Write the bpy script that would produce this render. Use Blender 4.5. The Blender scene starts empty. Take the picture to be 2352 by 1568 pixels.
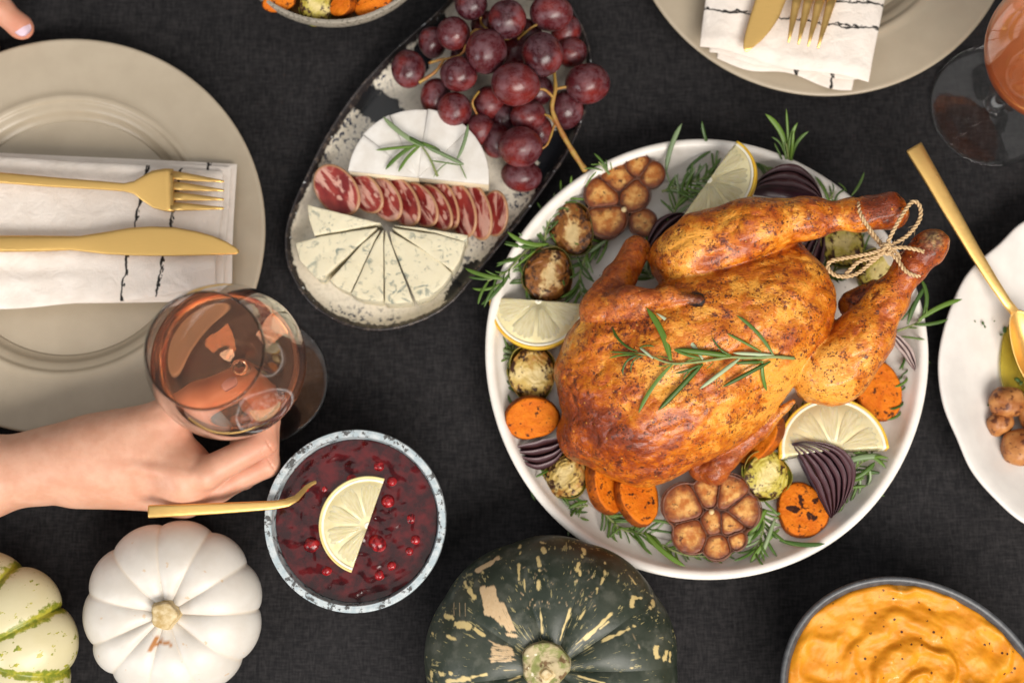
import bpy, math, random
import numpy as np
from mathutils import Vector, Matrix, Euler, noise as mnoise

scene = bpy.context.scene
COL = scene.collection
CM = 0.01
R = math.radians

# ------------------------------------------------------------------ camera
CAM_D, TILT, FOC = 97.0, R(6.96), 3000.0      # cm to table centre, tilt, focal length over a 2352 wide frame
cam_loc = np.array([0.0, -CAM_D * math.sin(TILT), CAM_D * math.cos(TILT)])
cam_fw = np.array([0.0, math.sin(TILT), -math.cos(TILT)])
cam_up = np.array([0.0, math.cos(TILT), math.sin(TILT)])
cam = bpy.data.objects.new("camera", bpy.data.cameras.new("camera"))
COL.objects.link(cam)
cam.location = Vector(cam_loc) * CM
cam.rotation_euler = (TILT, 0, 0)
cam.data.sensor_width = 36.0
cam.data.lens = 36.0 * FOC / 2352.0
cam.data.clip_start = 0.02
cam.data.clip_end = 50
cam.data.dof.use_dof = True
cam.data.dof.focus_distance = 0.883
cam.data.dof.aperture_fstop = 2.9
scene.camera = cam

# ------------------------------------------------------------------ light
w = bpy.data.worlds.new("World")
scene.world = w
w.use_nodes = True
bg = w.node_tree.nodes["Background"]
bg.inputs[0].default_value = (1.0, 0.97, 0.93, 1)
bg.inputs[1].default_value = 0.16

def area(name, loc, target, sx, sy, energy, color):
    l = bpy.data.lights.new(name, 'AREA')
    l.shape = 'RECTANGLE'; l.size = sx; l.size_y = sy; l.energy = energy; l.color = color
    o = bpy.data.objects.new(name, l); COL.objects.link(o)
    o.location = loc
    d = Vector(target) - Vector(loc)
    o.rotation_euler = d.to_track_quat('-Z', 'Y').to_euler()
    return o
area("window_light", (0.55, -1.18, 1.40), (0.0, 0.0, 0.0), 1.5, 0.8, 38, (1.0, 0.945, 0.87))
area("side_window_light", (-1.7, -1.2, 0.95), (0.0, 0.0, 0.0), 0.8, 1.0, 11, (0.93, 0.96, 1.0))
area("ceiling_light", (-0.1, 0.3, 2.3), (-0.1, 0.3, 0), 2.6, 2.0, 9, (1.0, 0.98, 0.95))

vs = scene.view_settings
vs.view_transform = 'Standard'
vs.look = 'None'
vs.exposure = 0.5
vs.gamma = 1
cy = scene.cycles
cy.max_bounces = 12; cy.transmission_bounces = 12; cy.transparent_max_bounces = 12
cy.glossy_bounces = 5; cy.diffuse_bounces = 4
cy.sample_clamp_indirect = 8
cy.use_denoising = True
try: cy.denoiser = 'OPENIMAGEDENOISE'
except Exception: pass

# ------------------------------------------------------------------ helpers
def P(x, y, z=0.0):
    """where the sight line through a point of the photo (2352 wide) crosses height z, in cm"""
    u = (x - 1176.0) / FOC; v = (784.0 - y) / FOC
    d = cam_fw + np.array([1.0, 0, 0]) * u + cam_up * v
    return cam_loc + d * ((z - cam_loc[2]) / d[2])

def pxcm(z): return FOC / (CAM_D - z)

def thing(name, label, cat, loc=(0, 0, 0), rot=(0, 0, 0), group=None):
    o = bpy.data.objects.new(name, None); COL.objects.link(o)
    o.empty_display_size = 0.01
    o.location = Vector([float(c) for c in loc]) * CM; o.rotation_euler = rot
    o["label"] = label; o["category"] = cat
    if group: o["group"] = group
    return o

def tag(o, label, cat, group=None):
    o["label"] = label; o["category"] = cat
    if group: o["group"] = group
    return o

def mesh(name, V, F, mat, smooth=True, attrs=None, normals=None):
    me = bpy.data.meshes.new(name)
    V = np.asarray(V, dtype=float) * CM
    me.from_pydata(V.tolist(), [], [tuple(int(i) for i in f) for f in F])
    if attrs:
        for k, a in attrs.items():
            a = np.asarray(a, dtype=np.float32)
            if a.ndim == 1:
                at = me.attributes.new(k, 'FLOAT', 'POINT'); at.data.foreach_set('value', a)
            else:
                at = me.attributes.new(k, 'FLOAT_VECTOR', 'POINT'); at.data.foreach_set('vector', a.ravel())
    me.polygons.foreach_set('use_smooth', [smooth] * len(me.polygons))
    if normals is not None:
        me.normals_split_custom_set_from_vertices(normals.tolist())
    if mat: me.materials.append(mat)
    me.update()
    return me

def part(parent, name, V, F, mat, world=False, smooth=True, attrs=None, normals=None, label=None, loc=None):
    V = np.asarray(V, dtype=float)
    if world and parent is not None:
        V = V - np.array(parent.location) / CM
    if loc is not None: V = V - np.asarray(loc)
    o = bpy.data.objects.new(name, mesh(name, V, F, mat, smooth, attrs, normals)); COL.objects.link(o)
    if parent is not None: o.parent = parent
    if loc is not None: o.location = Vector([float(c) for c in loc]) * CM
    if label: o["label"] = label
    return o

def share(parent, name, me, loc=(0, 0, 0), rot=(0, 0, 0), scale=(1, 1, 1)):
    o = bpy.data.objects.new(name, me); COL.objects.link(o)
    if parent is not None: o.parent = parent
    o.location = Vector([float(c) for c in loc]) * CM; o.rotation_euler = rot; o.scale = scale
    return o

def copy_tree(o, parent=None):
    c = o.copy(); COL.objects.link(c)
    if parent is not None: c.parent = parent
    for ch in list(o.children): copy_tree(ch, c)
    return c

def join(*gs):
    V = []; F = []; n = 0
    for v, f in gs:
        V.append(np.asarray(v, dtype=float)); F += [tuple(i + n for i in q) for q in f]; n += len(v)
    return np.vstack(V), F

def grid_faces(nu, nv, closeu=False, off=0):
    F = []
    for i in range(nu if closeu else nu - 1):
        i2 = (i + 1) % nu
        for j in range(nv - 1):
            F.append((off + i * nv + j, off + i2 * nv + j, off + i2 * nv + j + 1, off + i * nv + j + 1))
    return F

def catmull(pts, n, closed=True):
    pts = np.asarray(pts, dtype=float); m = len(pts); out = []
    segs = m if closed else m - 1
    for k in range(n):
        t = k / n * segs if closed else k / (n - 1) * segs
        i = min(int(t), segs - 1); f = t - i
        if closed: a, b, c, d = (pts[(i + q) % m] for q in (-1, 0, 1, 2))
        else: a, b, c, d = (pts[min(max(i + q, 0), m - 1)] for q in (-1, 0, 1, 2))
        out.append(0.5 * (2 * b + (c - a) * f + (2 * a - 5 * b + 4 * c - d) * f * f + (3 * b - a - 3 * c + d) * f ** 3))
    return np.array(out)

def lathe(prof, seg=128, mod=None):
    """closed rings of (r, z); first and last with r = 0 become poles"""
    V = []; nv = len(prof)
    th = np.linspace(0, 2 * np.pi, seg, endpoint=False)
    for t in th:
        for r, z in prof:
            rr, zz = (r, z) if mod is None else mod(t, r, z)
            V.append((rr * math.cos(t), rr * math.sin(t), zz))
    return np.array(V), grid_faces(seg, nv, True)

def smooth_prof(pts, n):
    return [tuple(p) for p in catmull(pts, n, closed=False)]

def loft_outline(out, prof, wob=None):
    """out: Nx2 outline in cm; prof: list of (inset, z), last one closes in a fan at the middle"""
    c = out.mean(0); d = out - c; L = np.linalg.norm(d, axis=1)
    rings = []
    for k, (ins, z) in enumerate(prof):
        s = np.maximum(1 - ins / L, 0.0)[:, None]
        p = c + d * s
        zz = np.full(len(out), z) if wob is None else z + wob(p, k)
        rings.append(np.c_[p, zz])
    V = np.stack(rings, 1).reshape(-1, 3)
    return V, grid_faces(len(out), len(prof), True)

def tube(path, rad, seg=8, caps=True, flat=1.0):
    path = np.asarray(path, dtype=float); n = len(path)
    rad = np.broadcast_to(np.asarray(rad, dtype=float), (n,))
    T = np.gradient(path, axis=0); T /= np.linalg.norm(T, axis=1)[:, None] + 1e-9
    up = np.array([0, 0, 1.0])
    if abs(T[0] @ up) > 0.9: up = np.array([1.0, 0, 0])
    nrm = np.cross(T[0], up); nrm /= np.linalg.norm(nrm)
    V = []
    for i in range(n):
        nrm = nrm - T[i] * (nrm @ T[i]); nrm /= np.linalg.norm(nrm) + 1e-9
        b = np.cross(T[i], nrm)
        for k in range(seg):
            a = 2 * math.pi * k / seg
            V.append(path[i] + rad[i] * (math.cos(a) * nrm + math.sin(a) * b * flat))
    F = []
    for i in range(n - 1):
        for k in range(seg):
            k2 = (k + 1) % seg
            F.append((i * seg + k, i * seg + k2, (i + 1) * seg + k2, (i + 1) * seg + k))
    if caps:
        F.append(tuple(range(seg))[::-1]); F.append(tuple((n - 1) * seg + k for k in range(seg)))
    return np.array(V), F

def bar(stations, seg=16, p=4.0):
    """stations: (left xyz, right xyz, half thickness); superellipse section between the two edges"""
    V = []; n = len(stations)
    for a, b, t in stations:
        a = np.asarray(a, float); b = np.asarray(b, float); c = (a + b) / 2; h = (b - a) / 2
        for k in range(seg):
            an = 2 * math.pi * k / seg
            cx = math.copysign(abs(math.cos(an)) ** (2 / p), math.cos(an)); sz = math.copysign(abs(math.sin(an)) ** (2 / p), math.sin(an))
            V.append(c + h * cx + np.array([0, 0, t * sz]))
    F = []
    for i in range(n - 1):
        for k in range(seg):
            k2 = (k + 1) % seg
            F.append((i * seg + k, i * seg + k2, (i + 1) * seg + k2, (i + 1) * seg + k))
    F.append(tuple(range(seg))[::-1]); F.append(tuple((n - 1) * seg + k for k in range(seg)))
    return np.array(V), F

def prism(poly, z0, z1, bev=0.1, dome=0.0, rings=3):
    """bevelled prism over a roughly convex polygon (cm)"""
    poly = np.asarray(poly, float); c = poly.mean(0); n = len(poly)
    L = np.linalg.norm(poly - c, axis=1)[:, None]
    lv = [(bev, z0), (0, z0 + bev), (0, z1 - bev), (bev * .3, z1 - bev * .3), (bev, z1)]
    for q in range(1, rings + 1):
        lv.append((None, q / (rings + 1)))
    V = []
    for ins, z in lv:
        if ins is None:
            s = 1 - z; k = poly + (c - poly) * np.minimum(bev / L, .9)
            pp = c + (k - c) * s
            zz = z1 + dome * (1 - s * s)
            V.append(np.c_[pp, np.full(n, zz)])
        else:
            V.append(np.c_[poly + (c - poly) * np.minimum(ins / L, .9), np.full(n, z)])
    V.append(np.array([[c[0], c[1], z1 + dome]])); m = len(lv)
    Vv = np.vstack(V); F = []
    for i in range(m - 1):
        for k in range(n):
            k2 = (k + 1) % n
            F.append((i * n + k, i * n + k2, (i + 1) * n + k2, (i + 1) * n + k))
    for k in range(n): F.append(((m - 1) * n + k, (m - 1) * n + (k + 1) % n, m * n))
    F.append(tuple(range(n))[::-1])
    return Vv, F

def fbm(p, sc, oc=3, seed=0.0):
    return mnoise.fractal(Vector((float(p[0]) * sc + seed, float(p[1]) * sc - seed * 2.3, float(p[2]) * sc + seed * .7)), 1.0, 2.0, oc)

def vnoise(Vv, sc, oc=3, seed=0.0):
    return np.array([fbm(p, sc, oc, seed) for p in Vv])

def blob(r3, seed=0, amp=.1, sc=.6, nu=28, nv=16):
    V = []
    for i in range(nu):
        for j in range(nv):
            t = 2 * math.pi * i / nu; f = math.pi * j / (nv - 1)
            p = np.array([math.sin(f) * math.cos(t), math.sin(f) * math.sin(t), -math.cos(f)])
            V.append(p * (1 + amp * fbm(p, sc / .6, 2, seed * 3.1 + 5)) * np.array(r3))
    return np.array(V), grid_faces(nu, nv, True)

def pad(A, B, C, D, zt, th, nu=60, nv=50, bow=None, p=5.0):
    """folded cloth layer: rounded slab over a quad A(u0 v0) B(u1 v0) C(u1 v1) D(u0 v1); zt(u,v) = its top"""
    A, B, C, D = (np.asarray(q, float)[:2] for q in (A, B, C, D))
    def ax(n):
        t = np.linspace(-1, 1, n); return .5 + .5 * np.sign(t) * (1 - (1 - np.abs(t)) ** 1.9)
    us, vs_ = ax(nu), ax(nv)
    U, W = np.meshgrid(us, vs_, indexing='ij')
    XY = (A[None, None] * ((1 - U) * (1 - W))[..., None] + B * (U * (1 - W))[..., None] + C * (U * W)[..., None] + D * ((1 - U) * W)[..., None])
    if bow is not None: XY = XY + bow(U, W)
    e = (np.maximum(1 - np.abs(2 * U - 1) ** p, 0) * np.maximum(1 - np.abs(2 * W - 1) ** p, 0)) ** .5
    Z = zt(U, W)
    top = np.c_[XY.reshape(-1, 2), (Z - th / 2 + th / 2 * e).ravel()]
    bot = np.c_[XY.reshape(-1, 2), (Z - th / 2 - th / 2 * e).ravel()]
    F = grid_faces(nu, nv); F2 = [tuple(reversed([i + nu * nv for i in f])) for f in F]
    return np.vstack([top, bot]), F + F2

# ---- signed distance modelling: smooth unions meshed by surface nets
def sd_ell(p, c, r, M=None):
    q = p - np.asarray(c, np.float32)
    if M is not None: q = q @ np.asarray(M, np.float32)      # columns of M are the ellipsoid's axes
    r = np.asarray(r, np.float32)
    k0 = np.linalg.norm(q / r, axis=-1); k1 = np.linalg.norm(q / (r * r), axis=-1) + 1e-6
    return k0 * (k0 - 1) / k1
def sd_cap(p, a, b, ra, rb):
    a = np.asarray(a, np.float32); b = np.asarray(b, np.float32)
    pa = p - a; ba = b - a
    h = np.clip((pa @ ba) / (ba @ ba), 0, 1)
    return np.linalg.norm(pa - h[..., None] * ba, axis=-1) - (ra + (rb - ra) * h)
def smin(a, b, k):
    h = np.maximum(k - np.abs(a - b), 0) / k
    return np.minimum(a, b) - h * h * k * .25
def smax(a, b, k): return -smin(-a, -b, k)
def sm_all(ds, k):
    r = ds[0]
    for d in ds[1:]: r = smin(r, d, k)
    return r

def nets(f, lo, hi, h):
    lo = np.asarray(lo, np.float32); n = np.ceil((np.asarray(hi) - lo) / h).astype(int) + 1
    X = (lo[0] + h * np.arange(n[0])).astype(np.float32); Y = (lo[1] + h * np.arange(n[1])).astype(np.float32); Z = (lo[2] + h * np.arange(n[2])).astype(np.float32)
    V = np.empty(tuple(n), np.float32)
    st = max(1, int(400000 / (n[1] * n[2])))
    for i in range(0, n[0], st):
        G = np.stack(np.meshgrid(X[i:i + st], Y, Z, indexing='ij'), -1)
        V[i:i + st] = f(G)
    S = V < 0
    cnt = np.zeros(tuple(n - 1), np.int8)
    offs = [(a, b, c) for a in (0, 1) for b in (0, 1) for c in (0, 1)]
    for a, b, c in offs: cnt += S[a:n[0] - 1 + a, b:n[1] - 1 + b, c:n[2] - 1 + c]
    act = (cnt > 0) & (cnt < 8)
    I = np.argwhere(act)
    vid = np.full(act.shape, -1, int); vid[act] = np.arange(len(I))
    acc = np.zeros((len(I), 3)); num = np.zeros(len(I))
    for o in offs:
        for ax in range(3):
            if o[ax]: continue
            o2 = list(o); o2[ax] = 1
            va = V[I[:, 0] + o[0], I[:, 1] + o[1], I[:, 2] + o[2]]; vb = V[I[:, 0] + o2[0], I[:, 1] + o2[1], I[:, 2] + o2[2]]
            m = (va < 0) != (vb < 0)
            t = np.where(m, va / np.where(m, va - vb, 1), 0)
            q = np.tile(np.array(o, float), (len(I), 1)); q[:, ax] += t
            acc[m] += q[m]; num[m] += 1
    verts = lo + h * (I + acc / num[:, None])
    faces = []
    for ax in range(3):
        b, c = [(1, 2), (2, 0), (0, 1)][ax]
        s1 = [slice(None)] * 3; s2 = [slice(None)] * 3
        s1[ax] = slice(0, n[ax] - 1); s2[ax] = slice(1, n[ax])
        E = np.argwhere(S[tuple(s1)] != S[tuple(s2)])
        ok = (E[:, b] > 0) & (E[:, c] > 0) & (E[:, b] < n[b] - 1) & (E[:, c] < n[c] - 1)
        E = E[ok]
        def cell(db, dc):
            q = E.copy(); q[:, b] += db; q[:, c] += dc
            return vid[q[:, 0], q[:, 1], q[:, 2]]
        Q = np.stack([cell(-1, -1), cell(0, -1), cell(0, 0), cell(-1, 0)], 1)
        flip = ~S[tuple(E.T)]
        Q[flip] = Q[flip][:, ::-1]
        faces.append(Q)
    return verts, np.vstack(faces)

def grad(f, v, e=.02):
    v = v.astype(np.float32); g = np.zeros_like(v)
    for a in range(3):
        d = np.zeros(3, np.float32); d[a] = e
        g[:, a] = f(v + d) - f(v - d)
    return g / (np.linalg.norm(g, axis=1)[:, None] + 1e-9)

# ------------------------------------------------------------------ materials
class G:
    def __init__(s, name, rough=.5, spec=.5, color=None, metal=0.0):
        s.m = bpy.data.materials.new(name); s.m.use_nodes = True
        s.nt = s.m.node_tree; s.b = s.nt.nodes["Principled BSDF"]
        s.set(Roughness=rough, Metallic=metal); s.b.inputs['Specular IOR Level'].default_value = spec
        if color: s.b.inputs['Base Color'].default_value = (*color, 1)
        s._co = None
    def node(s, t, ins=None, **props):
        n = s.nt.nodes.new(t)
        for k, v in props.items(): setattr(n, k, v)
        for k, v in (ins or {}).items(): s.put(n.inputs[k], v)
        return n
    def put(s, sock, v):
        if isinstance(v, bpy.types.NodeSocket): s.nt.links.new(v, sock)
        elif v is not None:
            if isinstance(v, (tuple, list)) and len(v) == 3 and sock.type == 'RGBA': v = (*v, 1)
            sock.default_value = v
    def set(s, **kw):
        for k, v in kw.items(): s.put(s.b.inputs[k.replace('_', ' ')], v)
        return s
    @property
    def co(s):
        if s._co is None:
            tc = s.node('ShaderNodeTexCoord'); oi = s.node('ShaderNodeObjectInfo')
            a = s.node('ShaderNodeVectorMath', {0: tc.outputs['Object'], 1: (100, 100, 100)}, operation='MULTIPLY')
            r = s.node('ShaderNodeMath', {0: oi.outputs['Random'], 1: 40.0}, operation='MULTIPLY')
            b = s.node('ShaderNodeVectorMath', {0: a.outputs[0], 1: r.outputs[0]}, operation='ADD')
            s._co = b.outputs[0]; s.raw = a.outputs[0]; s.rand = oi.outputs['Random']
        return s._co
    def xyz(s, v=None):
        s.co
        n = s.node('ShaderNodeSeparateXYZ', {0: v or s.raw}); return n.outputs
    def stretch(s, v3, v=None):
        return s.node('ShaderNodeVectorMath', {0: v or s.co, 1: v3}, operation='MULTIPLY').outputs[0]
    def noise(s, sc, det=4, rough=.55, vec=None, dist=0.0):
        return s.node('ShaderNodeTexNoise', {'Vector': vec or s.co, 'Scale': sc, 'Detail': det, 'Roughness': rough, 'Distortion': dist}).outputs[0]
    def voro(s, sc, vec=None, feature='F1', out=0, rnd=1.0):
        return s.node('ShaderNodeTexVoronoi', {'Vector': vec or s.co, 'Scale': sc, 'Randomness': rnd}, feature=feature).outputs[out]
    def mr(s, x, a, b, c=0.0, d=1.0, kind='SMOOTHSTEP'):
        return s.node('ShaderNodeMapRange', {0: x, 1: a, 2: b, 3: c, 4: d}, interpolation_type=kind).outputs[0]
    def math(s, op, a, b=None, c=None):
        ins = {0: a}
        if b is not None: ins[1] = b
        if c is not None: ins[2] = c
        return s.node('ShaderNodeMath', ins, operation=op).outputs[0]
    def mix(s, f, a, b, mode='MIX'):
        n = s.node('ShaderNodeMix', data_type='RGBA', blend_type=mode)
        s.put(n.inputs[0], f); s.put(n.inputs[6], a); s.put(n.inputs[7], b)
        return n.outputs[2]
    def attr(s, name): return s.node('ShaderNodeAttribute', attribute_name=name).outputs['Fac']
    def bump(s, h, strength=.3, dist=.1, n=None):
        b = s.node('ShaderNodeBump', {'Strength': strength, 'Distance': dist * CM, 'Height': h})
        if n is not None: s.put(b.inputs['Normal'], n)
        s.put(s.b.inputs['Normal'], b.outputs[0]); return b.outputs[0]
    def ramp(s, f, stops):
        n = s.node('ShaderNodeValToRGB', {0: f}); e = n.color_ramp.elements
        while len(e) < len(stops): e.new(.5)
        for q, (p_, c_) in zip(e, stops): q.position = p_; q.color = (*c_, 1)
        return n.outputs[0]
    def col(s, c): s.put(s.b.inputs['Base Color'], c); return s
    def sss(s, wt, rad, scale=.3):
        s.b.inputs['Subsurface Weight'].default_value = wt
        s.b.inputs['Subsurface Radius'].default_value = rad
        s.b.inputs['Subsurface Scale'].default_value = scale * CM
        return s

def m_cloth():
    g = G('charcoal_linen', .95, .15)
    a = g.noise(7.5, 3, .62, g.stretch((1, .16, 1))); b = g.noise(7.5, 3, .62, g.stretch((.16, 1, 1)))
    th = g.math('ADD', a, b); big = g.noise(.35, 4, .6)
    f = g.math('ADD', g.math('MULTIPLY', g.mr(th, .72, 1.3, 0, .8), g.mr(g.noise(1.6, 3), .3, .7, .6, 1)), g.mr(big, .3, .75, .04, .18))
    g.col(g.mix(f, (.0098, .0098, .0112), (.041, .038, .039)))
    wx = g.node('ShaderNodeTexWave', {'Vector': g.co, 'Scale': 5.2, 'Distortion': .6, 'Detail': 1}, bands_direction='X').outputs[1]
    wy = g.node('ShaderNodeTexWave', {'Vector': g.co, 'Scale': 5.2, 'Distortion': .6, 'Detail': 1}, bands_direction='Y').outputs[1]
    g.bump(g.math('ADD', g.math('ADD', wx, wy), g.math('MULTIPLY', th, 2.0)), .55, .035)
    return g.m
def m_plain(name, c1, c2, sc=1.5, rough=.4, spec=.5, bs=.1, bd=.03, bsc=6, sheen=0):
    g = G(name, rough, spec); g.col(g.mix(g.mr(g.noise(sc), .3, .7), c1, c2))
    g.bump(g.noise(bsc), bs, bd)
    return g.m
MAT_CLOTH = m_cloth()
MAT_PLATE = m_plain('beige_stoneware', (.405, .335, .245), (.435, .362, .268), .5, .30, .5, .05, .02, 20)
MAT_WHITE = m_plain('warm_white_ceramic', (.74, .69, .63), (.80, .755, .70), .8, .34, .5, .12, .03, 3)
MAT_WHITE2 = m_plain('white_glazed_ceramic', (.64, .60, .565), (.70, .66, .62), .6, .22, .5, .15, .05, 1.6)
def m_gold():
    g = G('brushed_gold', .3, .5, None, 1.0)
    n = g.noise(14, 3, .6, g.stretch((.12, 1, 1)))
    g.col(g.mix(n, (.80, .50, .16), (.90, .60, .22)))
    g.set(Roughness=g.mr(n, .3, .7, .38, .50))
    return g.m
MAT_GOLD = m_gold()
MAT_DARKBOWL = m_plain('charcoal_stoneware', (.045, .047, .052), (.075, .077, .083), 2.5, .38, .5, .1, .02, 9)
def m_rimbowl():
    g = G('grey_stoneware', .35); z = g.xyz()[2]
    sp = g.mr(g.noise(5, 3), .52, .62)
    g.col(g.mix(sp, (.30, .265, .215), (.16, .14, .11))); g.bump(g.noise(4), .2, .03)
    return g.m
MAT_STONE = m_rimbowl()
def m_speckle():
    g = G('speckled_blue_white_glaze', .22)
    sp = g.mr(g.math('ADD', g.noise(4.2, 5, .7), g.mr(g.noise(1.1), .3, .7, -.12, .12)), .55, .62)
    c = g.mix(g.mr(g.noise(2.1, 3), .35, .65), (.36, .43, .465), (.52, .56, .575))
    g.col(g.mix(sp, c, (.075, .075, .075))); g.bump(g.noise(3), .15, .04)
    return g.m
MAT_SPECK = m_speckle()
def m_napkin(name, lines, axis, slope, wob=.35):
    """lines drawn in ink across the cloth: local coordinate along `axis` near each value"""
    g = G(name, .9, .2); g.co
    x = g.xyz()
    a, b = (x[0], x[1]) if axis == 'x' else (x[1], x[0])
    wv = g.math('MULTIPLY', g.math('SUBTRACT', g.noise(.45, 2, .5, g.stretch((1, .15, .15) if axis == 'y' else (.15, 1, .15), g.raw)), .5), wob * 2)
    tot = None
    t = g.math('ADD', g.math('MULTIPLY', b, slope), a)
    for i, L in enumerate(lines):
        for k in (0, 1):
            w2 = g.math('MULTIPLY', g.math('SUBTRACT', g.noise(.9 + .37 * k + .2 * i, 3, .6, g.stretch((.2, 1.1, .2) if axis == 'x' else (1.1, .2, .2), g.raw)), .5), .55)
            d = g.math('ABSOLUTE', g.math('SUBTRACT', g.math('ADD', g.math('ADD', t, wv), w2), L + .12 * k))
            wd = g.mr(g.noise(1.0 + .3 * i + k, 2, .5, g.raw), .40, .64, .055 if k == 0 else -.03, .105)
            l = g.mr(g.math('SUBTRACT', d, wd), -.035, .025, 1, 0)
            tot = l if tot is None else g.math('MAXIMUM', tot, l)
    base = g.mix(g.mr(g.noise(.6), .3, .7), (.74, .66, .59), (.81, .735, .67))
    g.col(g.mix(tot, base, (.018, .017, .016)))
    wx = g.noise(22, 2, .5, g.stretch((1, .08, 1))); wy = g.noise(22, 2, .5, g.stretch((.08, 1, 1)))
    g.bump(g.math('ADD', g.math('ADD', wx, wy), g.math('MULTIPLY', g.noise(.7, 3, .5, None, .5), 7)), .5, .06)
    return g.m
# ------------------------------------------------------------------ table
nx, ny = 121, 91
gx, gy = np.meshgrid(np.linspace(-110, 110, nx), np.linspace(-85, 85, ny), indexing='ij')
Vt = np.c_[gx.ravel(), gy.ravel(), np.zeros(nx * ny)]
Vt[:, 2] = -.12 + .1 * np.array([fbm(p, .05, 2, 3) for p in Vt])
o = part(None, 'tablecloth', Vt, grid_faces(nx, ny), MAT_CLOTH); o['kind'] = 'structure'
o['label'] = 'dark charcoal linen tablecloth under the whole meal'

# ------------------------------------------------------------------ dinner plates
plate_prof = [(0, .55), (4, .55), (8.4, .56), (8.9, .62), (9.25, .85), (9.5, 1.15), (9.8, 1.32), (10.05, 1.42), (10.25, 1.62), (10.5, 1.68), (10.8, 1.62), (11.3, 1.62),
              (13, 1.83), (14.2, 2.0), (14.55, 2.06), (14.72, 2.03), (14.78, 1.93), (14.7, 1.82), (14.2, 1.7), (12, 1.4), (10.6, 1.2), (9.6, .6), (9.0, .1), (8.6, 0), (7.9, .05), (7.6, .2), (4, .22), (0, .22)]
pv, pf = lathe(smooth_prof(plate_prof, 96), 160)
def plate(px, py, label):
    c = P(px, py, 2.0); o = part(None, 'dinner_plate', pv, pf, MAT_PLATE); o.location = Vector((c[0], c[1], 0)) * CM
    return tag(o, label, 'plate', 'beige dinner plates')
plate(147, 535, 'beige dinner plate on the left under a napkin with knife and fork lying sideways')
plate(1886, -214, 'beige dinner plate at the top right, cut off by the picture edge')

# ------------------------------------------------------------------ napkins
def napkin(name_label, quads, mats, origin, zs, ths, waves, bows):
    t = thing('folded_napkin', name_label, 'napkin', origin, group='folded linen napkins')
    for q, m_, z, th, wv, bw in zip(quads, mats, zs, ths, waves, bows):
        pts = [P(x, y, z) for x, y in q]
        V, F = pad(*pts, (lambda U, W, z=z, wv=wv: z + wv(U, W)), th, 110, 80, bow=bw)
        part(t, 'fold', V, F, m_, world=True)
    return t
o1 = P(300, 540, 2.5); o1[2] = 2.0
cmx = lambda x, y=540: (P(x, y, 3.2) - o1)[0]
NL = m_napkin('napkin_ink_lines', [cmx(306), cmx(388)], 'x', -.16)
NL2 = m_napkin('napkin_plain_under', [cmx(470)], 'x', .02)
wa = lambda U, W: -.22 * np.exp(-((W - .70 - .15 * U) / .05) ** 2) * (1 - U) + .22 * np.exp(-((W - .62 - .1 * U) / .07) ** 2) * np.sin(3 * U + .5) + .10 * np.exp(-((W - .85 + .08 * U) / .06) ** 2) + .12 * np.exp(-((W - .03) / .05) ** 2) + .10 * np.sin(5 * U + 3 * W) * W + .06 * np.sin(9 * U - 4 * W) - .25 * (1 - U) ** 2 + .10 * np.sin(14 * U + 2) * W ** 4
wb = lambda U, W: .05 * np.sin(6 * U + 1) - .3 * (1 - U) ** 2
napkin('folded cream napkin with black ink lines on the left plate, under fork and knife',
       [[(-170, 345), (510, 390), (494, 666), (-170, 722)], [(-170, 338), (526, 384), (513, 676), (-170, 712)], [(-170, 336), (541, 378), (530, 684), (-170, 706)]],
       [NL, NL2, NL2], o1, [3.35, 2.95, 2.6], [.75, .55, .5], [wa, wb, wb],
       [lambda U, W: np.stack([.12 * np.sin(6 * W), (.16 * np.sin(7 * U + .5) + .1 * np.sin(15 * U)) * (W - .2)], -1),
        lambda U, W: np.stack([.08 * np.sin(5 * W + 1), .2 * np.sin(5 * U) * (W - .4)], -1), lambda U, W: np.stack([.06 * np.sin(5 * W + 2), .2 * np.sin(4 * U + 1) * (W - .4)], -1)])
o2 = P(1830, 60, 2.5); o2[2] = 2.0
cmy = lambda y: (P(1830, y, 3.4) - o2)[1]
NR = m_napkin('napkin_ink_lines_across', [cmy(50), cmy(-6)], 'y', .13)
NR2 = m_napkin('napkin_ink_lines_down', [-.3, 2.2, 5.2], 'x', .05, .1)
wc = lambda U, W: .10 * np.exp(-((U - .12) / .06) ** 2) + .08 * np.exp(-((W - .93) / .04) ** 2) + .06 * np.sin(7 * U + 2) * W + .12 * np.cos(math.pi * 2 * U) - .1 * W + .1 * np.sin(11 * U) * W ** 5
napkin('folded cream napkin with thin black lines, under cutlery on the top right plate',
       [[(1640, -190), (2060, -170), (2002, 186), (1612, 104)], [(1652, -180), (2050, -160), (1985, 182), (1632, 120)], [(1668, -180), (2035, -160), (1958, 205), (1650, 134)]],
       [NR, NR2, NR2], o2, [3.75, 3.15, 2.65], [.8, .56, .5], [wc, wb, wb],
       [lambda U, W: np.stack([.1 * np.sin(5 * W), (.12 * np.sin(9 * U)) * W], -1),
        lambda U, W: np.stack([0 * U, (.22 * np.sin(12 * U + 1)) * W], -1), lambda U, W: np.stack([0 * U, (.25 * np.sin(10 * U + 2.5)) * W], -1)])

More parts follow.
